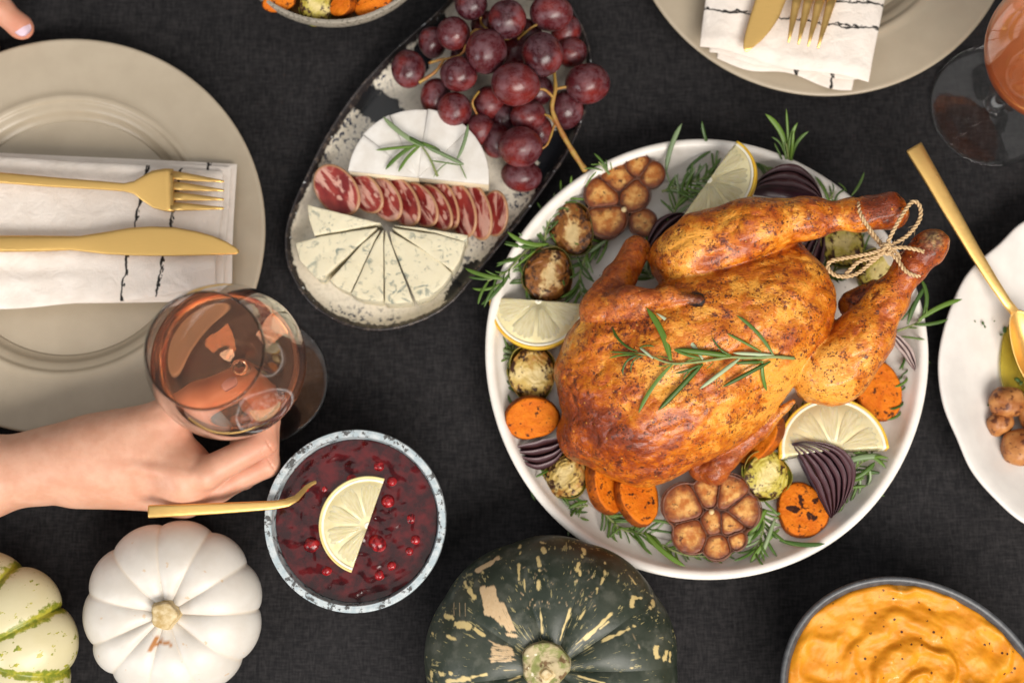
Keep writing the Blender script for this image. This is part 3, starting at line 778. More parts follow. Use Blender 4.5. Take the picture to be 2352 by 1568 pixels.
def lemon(name_label, loc, rot, r, th, a0=0.0, a1=180.0, nseg=5, dome=0.0, zm=None):
    """cut lemon; flat edge through the middle along local x, arc towards +y, cut face up"""
    t = thing('lemon_slice', name_label, 'lemon', loc, rot, group='cut lemon pieces')
    A0, A1 = R(a0), R(a1)
    def ring(r0, r1, z0, z1, n=48):
        V = []
        for q in np.linspace(A0, A1, n):
            for rr, zz in ((r0, z0), (r1 * .97, z0), (r1, z0 + (z1 - z0) * .25), (r1, z1 - .06), (r1 - .05, z1), (r0, z1)):
                V.append((rr * math.cos(q), rr * math.sin(q), zz))
        F = grid_faces(n, 6)
        for i in range(n - 1): F.append((i * 6 + 5, (i + 1) * 6 + 5, (i + 1) * 6, i * 6))
        F.append(tuple(range(6))); F.append(tuple((n - 1) * 6 + k for k in range(6))[::-1])
        return np.array(V), F
    V, F = ring(r * .953, r, 0, th); part(t, 'zest', V, F, zm or MZEST)
    V, F = ring(r * .895, r * .955, .1, th + .004); part(t, 'pith', V, F, MPITH); V, F = ring(r * .03, r * .895, .02, th - .03); part(t, 'membrane', V, F, MMEMB)
    V, F = ring(0.01, r * .075, .1, th + .02, 16); part(t, 'core', V, F, MPITH)
    st_ = (A1 - A0) / nseg
    for k in range(nseg):
        b0, b1 = A0 + st_ * k, A0 + st_ * (k + 1); nu, nv = 13, 12; V = []; pol = []
        g0 = .026 if k else .0; g1 = .026 if k < nseg - 1 else .0
        for i in range(nu):
            for j in range(nv):
                f = i / (nu - 1); rr = r * (.09 + .80 * (j / (nv - 1)))
                e0 = b0 + g0 * r / max(rr, .3) * .35; e1 = b1 - g1 * r / max(rr, .3) * .35
                if e1 < e0: e0 = e1 = (e0 + e1) / 2
                an = e0 + (e1 - e0) * f
                # rounded outer corners
                cr = abs(2 * f - 1) ** 4 * .05 * r * (j / (nv - 1)) ** 3
                edge = min(1, 3.2 * min(j, nv - 1 - j) / (nv - 1)) * min(1, 5 * min(f if g0 else 1, (1 - f) if g1 else 1))
                V.append(((rr - cr) * math.cos(an), (rr - cr) * math.sin(an), th - .09 + (.12 + dome) * edge ** .6 + .02 * math.sin(an * 40 + rr * 3)))
                pol.append((an * 5.0, rr * .45, k * 7.3))
        n = len(V); Vb = [(x, y, .15) for x, y, z in V]
        F = grid_faces(nu, nv); V2 = V + Vb; F2 = F + [tuple(reversed([q + n for q in f])) for f in F]
        bd = [i * nv for i in range(nu)] + [(nu - 1) * nv + j for j in range(1, nv)] + [i * nv + nv - 1 for i in range(nu - 2, -1, -1)] + [j for j in range(nv - 2, 0, -1)]
        for q in range(len(bd)): a, b = bd[q], bd[(q + 1) % len(bd)]; F2.append((a, a + n, b + n, b))
        part(t, 'segment', V2, F2, ML, attrs={'pol': np.array(pol + pol)})
    return t
def imgrot(p, q, tiltx=0.0, tilty=0.0):
    """rotation whose local x runs along image direction p->q"""
    a = math.atan2(-(q[1] - p[1]), q[0] - p[0])
    return (Matrix.Rotation(a, 4, 'Z') @ Matrix.Rotation(tilty, 4, 'Y') @ Matrix.Rotation(tiltx, 4, 'X')).to_euler()
c = P(845, 1206, 4.7); lemon('half lemon slice floating on the dark red sauce in the speckled bowl', (c[0], c[1], 4.35), imgrot((810, 1310), (882, 1102)), 3.42, .42, 0, 180, 5, 0, MZEST2)
# ------------------------------------------------------------------ pumpkins
def pumpkin_geo(r, h, lobes, depth, seg=280, nz=90, dip=1.1, seed=0, sharp=.55):
    rs = random.Random(seed); bw = [1 + rs.uniform(-.22, .22) for _ in range(lobes)]
    ed = np.cumsum([0] + bw); ed = ed / ed[-1] * 2 * math.pi
    V = []; gv = []; th_ = []
    for i in range(seg):
        t = 2 * math.pi * i / seg; k = int(np.searchsorted(ed, t, 'right') - 1); k = min(k, lobes - 1); f = (t - ed[k]) / (ed[k + 1] - ed[k])
        lob = math.sin(math.pi * f) ** sharp
        for j in range(nz):
            a = math.pi * (j / (nz - 1)) - math.pi / 2            # -90 bottom .. +90 top
            rr = math.cos(a); m = rr ** .75
            rad = r * rr ** .86 * (1 - depth * (1 - lob) * min(1, rr * 2.2))
            z = h / 2 + h / 2 * math.sin(a) * (1 - .0)
            if a > 0: z -= dip * math.exp(-(rr / .30) ** 2) + .35 * (1 - lob) * math.exp(-((rr - .35) / .3) ** 2)
            else: z = max(z, 0.0) + .6 * math.exp(-(rr / .35) ** 2)
            V.append((rad * math.cos(t), rad * math.sin(t), z)); gv.append(1 - lob); th_.append((t, rr, a))
    return np.array(V), grid_faces(seg, nz, True), np.array(gv), np.array(th_)
def stem_geo(r0, r1, h, bend=(0, 0), ribs=5, n=14, seg=30, lump=.14, flare=.6):
    V = []
    for i in range(seg):
        for j in range(n):
            f = j / (n - 1); t = 2 * math.pi * i / seg + f * .5
            if f < .8: q = f / .8; rr = (r0 + (r1 - r0) * q) + flare * r0 * (1 - q) ** 4; z = h * q
            else: q = (f - .8) / .2; rr = r1 * (1 - q) ** .6 if q < 1 else 0; z = h + .1 * r1 * q
            rr *= 1 + lump * math.cos(ribs * t) + .05 * math.sin(3 * t + 1)
            V.append((rr * math.cos(t) + bend[0] * f * f, rr * math.sin(t) + bend[1] * f * f, z))
    return np.array(V), grid_faces(seg, n, True)

def m_whitepumpkin():
    g = G('white_pumpkin_rind', .42, .4)
    c = g.mix(g.mr(g.noise(.5), .3, .7), (.58, .535, .48), (.64, .60, .55))
    c = g.mix(g.math('MULTIPLY', g.mr(g.attr('groove'), .55, 1.0), .35), c, (.70, .55, .38))
    c = g.mix(g.math('MULTIPLY', g.mr(g.noise(1.7, 3), .69, .74), .5), c, (.55, .33, .14))
    c = g.mix(g.attr('scar'), c, (.40, .17, .05))
    g.col(c); g.bump(g.noise(2.2, 3), .12, .05); g.sss(.15, (1, .8, .6), .4); return g.m
c = P(396, 1393, 3.4)
V, F, gv, th = pumpkin_geo(6.22, 7.0, 11, .062, seed=5, sharp=.6)
t = thing('white_pumpkin', 'small white ribbed pumpkin with a dry tan stem, below the hand', 'pumpkin', (c[0], c[1], 0), (R(3), R(2), 0))
scar = np.zeros(len(V))
for (x0, y0), (x1, y1), wd in [((352, 1452), (338, 1480), .12), ((340, 1474), (362, 1462), .1), ((362, 1460), (384, 1468), .1)]:
    a = P(x0, y0, 6.3) - c; b = P(x1, y1, 6.3) - c; d_ = b[:2] - a[:2]; q = np.clip(((V[:, :2] - a[:2]) @ d_) / (d_ @ d_), 0, 1)
    dd = np.linalg.norm(V[:, :2] - a[:2] - q[:, None] * d_, axis=1); scar = np.maximum(scar, np.clip(1.6 - dd / wd, 0, 1) * (V[:, 2] > 3.5))
part(t, 'rind', V, F, m_whitepumpkin(), attrs={'groove': gv, 'scar': scar})
MDRY = m_plain('dry_stem', (.40, .27, .10), (.62, .50, .30), 2.2, .6, .4, .6, .06, 3)
V, F = stem_geo(.92, .86, .95, (.15, .1), 5, lump=.07, flare=.12); part(t, 'stem', V + [0, 0, 5.95], F, MDRY)

def m_striped():
    g = G('striped_pumpkin_rind', .35, .45)
    c = g.mix(g.noise(.5), (.55, .48, .26), (.62, .56, .38))
    n = g.noise(1.3, 4, .65)
    st = g.mr(g.math('ADD', g.attr('groove'), g.math('MULTIPLY', g.math('SUBTRACT', n, .5), .9)), .42, .56)
    gr = g.mix(g.mr(n, .4, .62), (.40, .36, .035), (.17, .20, .018))
    fl = g.mr(g.noise(1.5, 3, .6, g.stretch((1, 1.5, 1))), .62, .66)
    g.col(g.mix(g.math('MAXIMUM', st, fl), c, gr)); g.bump(g.noise(2, 3), .2, .06); return g.m
c = P(-22, 1470, 3.6)
V, F, gv, th = pumpkin_geo(6.75, 7.4, 9, .11, seed=11, dip=1.2)
t = thing('striped_pumpkin', 'cream pumpkin with green stripes and flecks in the bottom left corner', 'pumpkin', (c[0], c[1], 0), (R(4), R(-10), R(27)))
part(t, 'rind', V, F, m_striped(), attrs={'groove': gv})
V, F = stem_geo(.9, .7, 1.6, (-.3, .2), 5); part(t, 'stem', V + [0, 0, 5.6], F, MDRY)

# green squash: flecks are drawn on a fine mesh so that they run with the skin
c = P(1266, 1524, 4.6); SR = 8.75
V, F, gv, th = pumpkin_geo(SR, 9.4, 10, .02, 760, 230, 1.0, 3, .8)
stc = P(1252, 1527, 8.9)[:2] - c[:2]
pale = np.zeros(len(V)); scr = np.zeros(len(V)); rs = random.Random(8)
topm = th[:, 2] > -.5
def stroke(p0, p1, w0, z=7.5, jag=.5, seed=0, arr=pale, val=1.0):
    a = P(*p0, z)[:2] - c[:2]; b = P(*p1, z)[:2] - c[:2]; d_ = b - a; L2 = d_ @ d_
    near = np.where(topm & (np.abs(V[:, 0] - (a[0] + b[0]) / 2) < math.sqrt(L2) / 2 + 1.2) & (np.abs(V[:, 1] - (a[1] + b[1]) / 2) < math.sqrt(L2) / 2 + 1.2))[0]
    q = V[near]
    s = ((q[:, :2] - a) @ d_) / L2; sc_ = np.clip(s, 0, 1)
    dd = np.linalg.norm(q[:, :2] - a - sc_[:, None] * d_, axis=1)
    nz_ = np.array([fbm(p, 2.4, 3, seed + 1.7) for p in q])
    arr[near] = np.maximum(arr[near], val * np.clip((w0 * (1 + jag * nz_ * 1.6) - dd) / .05, 0, 1))
S = [((1353, 1578 - 60), (1416, 1540 - 70), .0)]
# (from, to, half width cm) in photo coordinates, cream flecks
def zp(x, y): return (919 + x * .297, 1194 + y * .297)        # enlarged crop -> photo
fl = [((1080, 670), (1098, 860), .10), ((1310, 680), (1235, 905), .12), ((1425, 680), (1385, 745), .09), ((1620, 715), (1425, 900), .17), ((1600, 780), (1540, 820), .12), ((1400, 910), (1350, 945), .07), ((1760, 830), (1560, 920), .15), ((1800, 810), (1810, 815), .1),
      ((920, 345), (918, 450), .12), ((960, 460), (965, 540), .09), ((1065, 290), (1080, 350), .16), ((1075, 385), (1078, 390), .11), ((1068, 470), (1070, 530), .15), ((1110, 230), (1120, 250), .2), ((1385, 335), (1370, 375), .18), ((1385, 395), (1388, 420), .13), ((1425, 235), (1430, 250), .2), ((1410, 285), (1412, 290), .12), ((1585, 400), (1588, 412), .14), ((1570, 450), (1550, 490), .13), ((1520, 525), (1518, 555), .1), ((1800, 595), (1790, 660), .17), ((1800, 600), (1865, 605), .14), ((1970, 640), (1975, 670), .16), ((1940, 680), (1945, 685), .12),
      ((495, 490), (515, 525), .14), ((540, 550), (575, 600), .2), ((345, 745), (400, 755), .2), ((440, 800), (530, 815), .27), ((580, 830), (650, 880), .16), ((360, 895), (425, 915), .14), ((310, 1190), (320, 1195), .22), ((385, 1175), (390, 1178), .15), ((370, 1245), (535, 1215), .2), ((560, 1200), (670, 1175), .12), ((840, 1225), (920, 1195), .08), ((1380, 1190), (1570, 1240), .1), ((1780, 1130), (1785, 1132), .14), ((1975, 990), (1985, 1050), .24), ((2070, 1030), (2055, 1080), .24), ((2100, 1040), (2098, 1100), .15), ((930, 200), (925, 215), .13), ((928, 255), (928, 262), .13), ((635, 405), (637, 410), .13), ((800, 1143), (900, 1140), .05), ((1780, 430), (1830, 500), .09), ((1590, 330), (1592, 335), .12), ((240, 890), (245, 895), .12), ((1090, 175), (1110, 180), .12), ((230, 1190), (232, 1260), .14)]
for k, (a, b, w0) in enumerate(fl): stroke(zp(*a), zp(*b), w0 * .82, 7.6, .45, k)
# the two rough corky scars, combed along the ribs
for k in range(9):
    f = k / 8; x0 = 625 + 95 * f; stroke(zp(x0, 520 + 30 * rs.random()), zp(x0 + 40 + 60 * f, 690 + 110 * f + 30 * rs.random()), .13, 8.2, .4, 60 + k, scr)
for k in range(5): stroke(zp(740 + 14 * k, 640), zp(830 + 14 * k, 840 + 15 * rs.random()), .1, 8.5, .3, 80 + k, scr)
stroke(zp(830, 885), zp(885, 890), .13, 8.8, .4, 90, scr)
for k in range(8): stroke(zp(690 + rs.random() * 40, 960 + 18 * k), zp(850 + rs.random() * 35, 985 + 14 * k), .09, 8.6, .5, 100 + k, scr)
stroke(zp(690, 930), zp(790, 985), .06, 8.6, .3, 120, scr)
stroke(zp(600, 390), zp(760, 290), .16, 6.5, .5, 130, scr)
for k in range(3): stroke(zp(415 + 45 * k, 640), zp(418 + 45 * k, 735), .035, 7, .2, 140 + k, scr)
stroke(zp(1790, 855), zp(1850, 985), .035, 8, .1, 150, scr)
for k in range(55):
    x, y = rs.uniform(930, 1500), rs.uniform(360, 680); stroke(zp(x, y), zp(x + rs.uniform(-22, 22), y + rs.uniform(-8, 26)), rs.uniform(.018, .05), 8, .3, 160 + k, scr, .9)
pol = np.c_[th[:, 0] * 7, th[:, 1] * 3.0, th[:, 2] * 0]
pol[:, 0] = np.cos(th[:, 0]) * 9; pol[:, 1] = np.sin(th[:, 0]) * 9; pol[:, 2] = th[:, 2] * 2.6
def m_squash():
    g = G('dark_green_squash_rind', .42, .4)
    pv_ = g.attr_vec('pol')
    big = g.noise(.4, 4); c = g.mix(g.mr(big, .35, .7), (.016, .024, .015), (.045, .052, .038))
    c = g.mix(g.mr(g.noise(1.0, 4), .5, .72), c, (.075, .08, .062))
    sp = g.mr(g.math('ADD', g.noise(3.4, 3, .6, pv_), g.mr(g.noise(.55), .35, .7, -.09, .05)), .60, .64)
    c = g.mix(g.math('MULTIPLY', sp, .75), c, (.33, .28, .13))
    c = g.mix(g.attr('pale'), c, g.mix(g.noise(2), (.52, .38, .14), (.62, .50, .25)))
    c = g.mix(g.attr('scr'), c, g.mix(g.noise(5), (.50, .33, .17), (.62, .46, .28)))
    g.col(c); g.bump(g.math('ADD', g.math('ADD', g.noise(2.2, 4), g.attr('scr')), g.math('MULTIPLY', g.attr('pale'), .4)), .25, .05); return g.m
t = thing('green_squash', 'dark green squash with cream flecks and scars at the bottom edge', 'squash', (c[0], c[1], 0))
part(t, 'rind', V, F, m_squash(), attrs={'pale': pale, 'scr': scr, 'pol': pol})
def m_cork():
    g = G('green_cork_stem', .7, .3); n = g.noise(1.1, 4, .65, None, .6)
    c = g.mix(g.mr(n, .38, .58), (.20, .21, .065), (.42, .34, .20)); c = g.mix(g.mr(g.noise(1.7, 4), .55, .66), c, (.13, .075, .03)); c = g.mix(g.mr(g.noise(2.0, 3), .66, .7), c, (.62, .56, .42))
    g.col(c); g.bump(n, .8, .12); return g.m
V, F = stem_geo(1.62, 1.5, .9, (0, 0), 5, 26, 60, .03, .1)
V[:, 2] += .22 * np.array([fbm((p[0], p[1], 0), .9, 3, 4) for p in V]) * (V[:, 2] > .5) - .25 * np.exp(-((V[:, 0] - .1) ** 2 + (V[:, 1] + .5) ** 2) / .5) * (V[:, 2] > .6)
part(t, 'stem', V + [stc[0], stc[1], 8.15], F, m_cork())
V, F = stem_geo(.42, .3, .3, (.05, 0), 4, 12, 24, .1, .4); part(t, 'stem_scar', V + [stc[0] + .05, stc[1] - .55, 8.95], F, MDRY)

# ------------------------------------------------------------------ mash
el = []
for q in np.linspace(0, 2 * np.pi, 180, endpoint=False):
    u, v = 340 * math.cos(q), 280 * math.sin(q); a = R(40); el.append((2110 + u * math.cos(a) - v * math.sin(a), 1630 + u * math.sin(a) + v * math.cos(a)))
MO = np.array([P(x, y, 5.6)[:2] for x, y in el[::-1]]); mc = MO.mean(0)
V, F = loft_outline(MO, [(30, .7), (5.5, .7), (4.4, 1.0), (2.8, 2.0), (1.4, 3.6), (.7, 5.0), (.42, 5.5), (.3, 5.62), (.12, 5.66), (0, 5.6), (-.03, 5.4), (.3, 4.6), (1.2, 2.9), (2.8, 1.0), (4.0, .2), (5.0, 0), (30, 0)])
o = part(None, 'bowl', V - np.array([mc[0], mc[1], 0]), F, MAT_DARKBOWL); o.location = (mc[0] * CM, mc[1] * CM, 0); tag(o, 'dark grey bowl of orange mash at the bottom right corner', 'bowl')
na, nr = 260, 150; V = []; ctr = P(2135, 1560, 6)[:2] - mc; Lo = np.linalg.norm(MO - mc, axis=1); ang_o = np.arctan2(MO[:, 1] - mc[1], MO[:, 0] - mc[0]); so_ = np.argsort(ang_o)
pep = []
for i in range(na):
    t_ = 2 * math.pi * i / na; ta = (t_ + math.pi) % (2 * math.pi) - math.pi
    L = np.interp(ta, ang_o[so_], Lo[so_], period=2 * math.pi) - .36 + .11 * fbm((math.cos(t_) * 3, math.sin(t_) * 3, 0), 1.6, 3, 4)
    for j in range(nr):
        r = L * j / (nr - 1); x, y = r * math.cos(t_), r * math.sin(t_)
        dx, dy = x - ctr[0], y - ctr[1]; rr = math.hypot(dx, dy * 1.15); a = math.atan2(dy, dx)
        ph = (rr / 2.6 - a / (2 * math.pi) + .9 * fbm((x, y, 0), .30, 2, 2)) % 1.0
        ridge = .6 * (.5 - .5 * math.cos(2 * math.pi * ph ** 1.5)) * (.55 + .9 * max(0, .5 + fbm((x, y, 0), .22, 2, 6)))
        h = 5.15 + (.95 - .06 * rr) * .8 * ridge * (1 - .35 * math.exp(-(rr / .8) ** 2)) + .5 * math.exp(-(rr / 3.0) ** 2) + .14 * fbm((x, y, 0), .7, 3, 1) + .04 * fbm((x, y, 0), 2.5, 2, 8)
        e = (L - r); h = h - .42 * max(0, 1 - e / .35) ** 2 + .12 * math.exp(-((e - .5) / .4) ** 2)
        V.append((x, y, h))
def m_mash():
    g = G('orange_mash', .32, .3)
    n = g.noise(.8, 4); c = g.mix(g.mr(n, .3, .7), (.55, .195, .005), (.65, .26, .011))
    oil = g.mr(g.noise(.55, 3, .6, None, .5), .6, .68); c = g.mix(g.math('MULTIPLY', oil, .3), c, (.78, .42, .12))
    pp_ = g.mr(g.voro(1.7), .13, .2, 1, 0); pm = g.mr(g.noise(.42), .40, .55); c = g.mix(g.math('MULTIPLY', g.math('MULTIPLY', pp_, pm), g.mr(g.noise(3), .45, .5)), c, (.06, .016, .006))
    g.col(c).set(Roughness=g.mr(oil, 0, 1, .46, .18)); g.bump(g.math('ADD', g.noise(3.5, 4), g.math('MULTIPLY', g.noise(1.3, 3), 2)), .2, .05); g.sss(.12, (1, .45, .1), .3); return g.m
o = part(None, 'mash', V, grid_faces(na, nr, True), m_mash()); o.location = (mc[0] * CM, mc[1] * CM, 0); tag(o, 'swirled orange mash with pepper, filling the dark grey bowl', 'mash')

# ------------------------------------------------------------------ spoons
c = P(0, 0, 0)
def spoon(label, st, group='gold spoons'):
    V, F = bar([(P(*a, z), P(*b, z), t) for a, b, z, t in st], 18, 3.0); c = V.mean(0)
    o = part(None, 'spoon', V - c, F, MAT_GOLD); o.location = Vector(c) * CM; return tag(o, label, 'spoon', group)
spoon('gold spoon resting on the speckled bowl, its tip sunk into the red sauce',
      [((341, 1160), (341, 1189), 6.5, .16), ((345, 1159), (345, 1189), 6.5, .19), ((420, 1157), (420, 1185), 6.35, .19), ((500, 1154), (500, 1180), 6.15, .18), ((580, 1151), (580, 1174), 5.95, .17), ((630, 1149), (634, 1169), 5.8, .16), ((655, 1145), (664, 1163), 5.6, .15), ((677, 1137), (686, 1149), 5.25, .12), ((690, 1125), (698, 1135), 4.9, .1), ((701, 1114), (708, 1122), 4.6, .09), ((713, 1107), (720, 1113), 4.38, .08), ((727, 1101), (733, 1107), 4.22, .08), ((740, 1092), (752, 1108), 3.85, .1), ((755, 1080), (790, 1120), 3.3, .1), ((790, 1075), (815, 1110), 3.2, .1)])
sp = [((2082, 347), (2116, 327), 4.6, .1), ((2083, 352), (2119, 332), 4.6, .16), ((2122, 415), (2155, 397), 4.55, .17), ((2175, 503), (2205, 487), 4.4, .17), ((2227, 588), (2252, 574), 4.1, .17), ((2272, 655), (2292, 642), 3.8, .17), ((2305, 702), (2322, 690), 3.5, .17), ((2322, 722), (2341, 713), 3.2, .16)]
V1, F1 = bar([(P(*a, z), P(*b, z), t) for a, b, z, t in sp], 18, 3.0)
# spoon bowl: a shallow egg-shaped shell
sb0 = P(2329, 712, 3.1); sb1 = P(2425, 905, 1.9); ax_ = sb1 - sb0; Ls = np.linalg.norm(ax_); ax_ /= Ls; sd_ = np.cross([0, 0, 1.0], ax_); sd_ /= np.linalg.norm(sd_); nn = np.cross(ax_, sd_)
V2 = []; nu, nv = 40, 16
for sh in (0, 1):
    for i in range(nu):
        for j in range(nv):
            t_ = 2 * math.pi * i / nu; q = j / (nv - 1)
            lx = .5 * (1 - math.cos(t_) * q); wd = 1.55 * (1 - .22 * math.cos(t_ )) * math.sin(t_) * q
            dep = -.85 * (1 - q ** 2.2) - .09 * sh
            V2.append(sb0 + ax_ * (lx * Ls) + sd_ * wd + nn * (dep + .1))
F2 = grid_faces(nu, nv, True); F2 = F2 + [tuple(reversed([k + nu * nv for k in f])) for f in F2]
F2 += [((i * nv + nv - 1), ((i + 1) % nu) * nv + nv - 1, nu * nv + ((i + 1) % nu) * nv + nv - 1, nu * nv + i * nv + nv - 1) for i in range(nu)]
V, F = join((V1, F1), (V2, F2)); c = V.mean(0); o = part(None, 'spoon', V - c, F, MAT_GOLD); o.location = Vector(c) * CM
tag(o, 'gold serving spoon leaning in the white dish at the right edge', 'spoon', 'gold spoons')

# ------------------------------------------------------------------ potatoes, oil and herbs in the dish
def m_potato():
    g = G('roast_potato', .42, .35); n = g.noise(1.0, 4)
    c = g.mix(g.mr(n, .3, .7), (.27, .085, .02), (.46, .20, .06)); c = g.mix(g.mr(g.noise(1.8, 4), .53, .64), c, (.10, .028, .010)); g.col(c); g.bump(g.noise(2.4, 5), .5, .09); return g.m
MPO = m_potato()
for k, (x, y, z, r3, lab) in enumerate([(2312, 922, 1.95, (1.35, 1.15, 1.1), 'brown roast potato topmost of the cluster in the white dish'), (2296, 972, 1.7, (1.0, .85, .85), 'small tan roast potato leftmost of the cluster in the white dish'), (2345, 1025, 1.95, (1.3, 1.35, 1.1), 'red brown roast potato lowest of the cluster in the white dish'),
                                        (2385, 955, 2.0, (1.4, 1.3, 1.2), 'roast potato cut by the right picture edge in the white dish'), (2430, 1040, 2.3, (1.5, 1.3, 1.2), 'roast potato farthest right in the white dish, outside the picture edge')]):
    if k == 4: continue
    V, F = blob(r3, k + 20, .2, .5, 36, 22); V = V + .04 * np.c_[vnoise(V, 2.2, 2, 1), vnoise(V, 2.2, 2, 5), vnoise(V, 2.2, 2, 9)]; p = P(x, y, z); o = part(None, 'roast_potato', V, F, MPO); o.location = Vector(p) * CM; o.rotation_euler = (0, 0, k * .8); tag(o, lab, 'potato', 'roast potatoes in the white dish')
def m_oil():
    g = G('olive_oil', .05, .5, (.86, .74, .16)); g.set(Transmission_Weight=.85, IOR=1.4); return g.m
c = P(2352, 850, 1.0); pts = catmull([(-1.1, 3.2), (-1.75, 1.2), (-1.7, -1.1), (-.8, -2.6), (1.4, -2.8), (3.0, -.5), (2.6, 2.2), (.8, 3.6)], 60)
V, F = prism(pts, 0, .1, .05, .03); 
gr = 1.0
V[:, 2] += np.interp(-V[:, 0], [-3, .2, 1.2, 1.8], [.02, .03, .16, .3])
o = part(None, 'olive_oil', V, F, m_oil()); o.location = (c[0] * CM, c[1] * CM, .0088); tag(o, 'yellow green pool of olive oil under the spoon in the white dish', 'oil')
MHERB = m_plain('chopped_herb', (.03, .075, .012), (.06, .13, .025), 3, .5)
gs = []; rs = random.Random(3)
for x, y, z, s in [(2258, 742, 1.9, .16), (2284, 737, 1.6, .08), (2308, 757, 1.2, .26), (2300, 768, 1.2, .14), (2337, 872, 1.15, .25), (2345, 880, 1.15, .2), (2270, 930, 1.35, .1), (2266, 1018, 1.6, .1), (2322, 1072, 1.4, .09), (2334, 1130, 1.8, .15), (2240, 738, 2.1, .08), (2318, 748, 1.2, .1), (2262, 750, 1.9, .12), (2328, 1134, 1.8, .09)]:
    V, F = blob((s, s * .6, .05), rs.randint(0, 99), .3, .8, 10, 6); a = rs.random() * 3; ca, sa = math.cos(a), math.sin(a); V = V @ np.array([[ca, sa, 0], [-sa, ca, 0], [0, 0, 1]]); gs.append((V + P(x, y, z + .05), F))
V, F = join(*gs); c = V.mean(0); o = part(None, 'herb_flakes', V - c, F, MHERB); o.location = Vector(c) * CM; o['kind'] = 'stuff'; tag(o, 'chopped green herb flakes scattered on the white dish', 'herbs')
# ------------------------------------------------------------------ roast chicken: one signed distance body, split into its parts
ax = np.array([math.cos(R(33)), math.sin(R(33)), 0]); ay = np.array([-math.sin(R(33)), math.cos(R(33)), 0]); MB3 = np.stack([ax, ay, [0, 0, 1.0]], 1)
def e3(x, y, z, r): c_ = P(x, y, z); return lambda p: sd_ell(p, c_, r, MB3)
def k3(a, b, ra, rb): A, B = P(*a), P(*b); return lambda p: sd_cap(p, A, B, ra, rb)
def e3a(x, y, z, r, deg):
    c_ = P(x, y, z); a = R(deg); M = np.stack([[math.cos(a), math.sin(a), 0], [-math.sin(a), math.cos(a), 0], [0, 0, 1.0]], 1); return lambda p: sd_ell(p, c_, r, M)
body_p = [e3(1590, 850, 4.6, (8.6, 6.0, 4.4)), e3(1545, 905, 5.8, (6.8, 4.3, 3.9)), e3(1575, 775, 6.0, (6.9, 3.9, 3.9)), e3(1735, 745, 6.3, (5.6, 4.3, 3.7)), e3(1810, 675, 6.3, (2.7, 2.7, 2.9)),
          e3(1385, 900, 4.6, (2.9, 4.2, 3.4)), e3(1375, 985, 3.6, (2.6, 2.2, 2.4)), e3(1450, 1030, 3.8, (2.4, 2.0, 2.4)), e3(1395, 780, 5.0, (2.6, 2.5, 3.2)), e3(1520, 1040, 4.0, (3.0, 1.6, 2.6)), e3(1330, 1000, 3.0, (1.2, 1.2, 1.5)), e3(1785, 590, 5.0, (1.6, 2.0, 2.4))]
legu_p = [k3((1612, 560, 6.9), (1745, 520, 7.7), 2.25, 1.92), k3((1735, 522, 7.7), (1850, 503, 8.0), 1.9, 1.15), k3((1850, 503, 8.0), (1975, 494, 8.3), 1.25, .78), k3((1975, 494, 8.3), (2030, 484, 8.4), .95, 1.12), e3(2052, 488, 8.4, (.75, 1.05, .95)), e3a(1565, 610, 5.6, (2.0, 2.5, 2.6), 40), e3a(1650, 585, 6.2, (2.8, 2.2, 2.4), 20)]
legl_p = [k3((1925, 845, 6.1), (1985, 775, 6.7), 2.32, 1.95), k3((1980, 780, 6.7), (2040, 690, 7.5), 1.88, 1.18), k3((2040, 690, 7.5), (2086, 620, 8.2), 1.2, .85), k3((2086, 620, 8.2), (2125, 580, 8.6), .95, 1.22), e3a(2145, 556, 8.7, (.95, 1.0, 1.0), 50), e3a(1905, 865, 5.2, (2.5, 1.9, 2.4), 25), e3a(1880, 845, 5.6, (1.8, 2.2, 2.4), 60), k3((1960, 700, 4.2), (2010, 665, 4.8), 1.1, .8)]
wu_p = [k3((1462, 572, 4.3), (1425, 640, 5.6), .92, 1.12), k3((1425, 640, 5.6), (1375, 712, 6.6), 1.1, 1.35), k3((1380, 718, 6.9), (1450, 690, 8.2), 1.2, .85), k3((1440, 690, 8.2), (1530, 682, 9.1), .85, .62), k3((1530, 680, 9.1), (1606, 688, 9.6), .60, .16), k3((1400, 730, 7.2), (1480, 722, 8.5), .85, .35)]
wl_p = [k3((1640, 1082, 3.3), (1668, 1050, 3.9), .95, .85), k3((1668, 1050, 3.9), (1745, 985, 4.7), .80, .62), k3((1745, 985, 4.7), (1822, 922, 5.6), .62, .16), k3((1645, 1075, 3.6), (1680, 1020, 4.6), .45, .3), k3((1610, 1080, 2.8), (1640, 1082, 3.2), .9, .9)]
KK = {'body': 1.5, 'drumstick': 1.0, 'drumstick2': 1.0, 'wing': .35, 'wing2': .3}
groups = [('body', body_p, 1.6), ('drumstick', legu_p, 1.1), ('drumstick', legl_p, .9), ('wing', wu_p, .4), ('wing', wl_p, .35)]
rsn = np.random.RandomState(2)
WV = rsn.normal(size=(26, 3)).astype(np.float32); WV /= np.linalg.norm(WV, axis=1)[:, None]; WF = rsn.uniform(.7, 3.2, 26).astype(np.float32); WP = rsn.uniform(0, 6.28, 26).astype(np.float32)
def chick_groups(p):
    return [sm_all([f(p) for f in fs], k) for _, fs, k in groups]
def chick(p, ds=None):
    ds = ds or chick_groups(p)
    d = ds[0]
    d = smin(d, ds[1], .22); d = smin(d, ds[2], .14); d = smin(d, ds[3], .22); d = smin(d, ds[4], .2)
    # breast keel and the crease along the leg
    q = (p - P(1600, 850, 6)) @ np.asarray(MB3, np.float32)
    d = d + .16 * np.exp(-((q[..., 1] + .2 + .5 * np.sin(q[..., 0] * .35)) / .55) ** 2) * (q[..., 2] > 0)
    return d
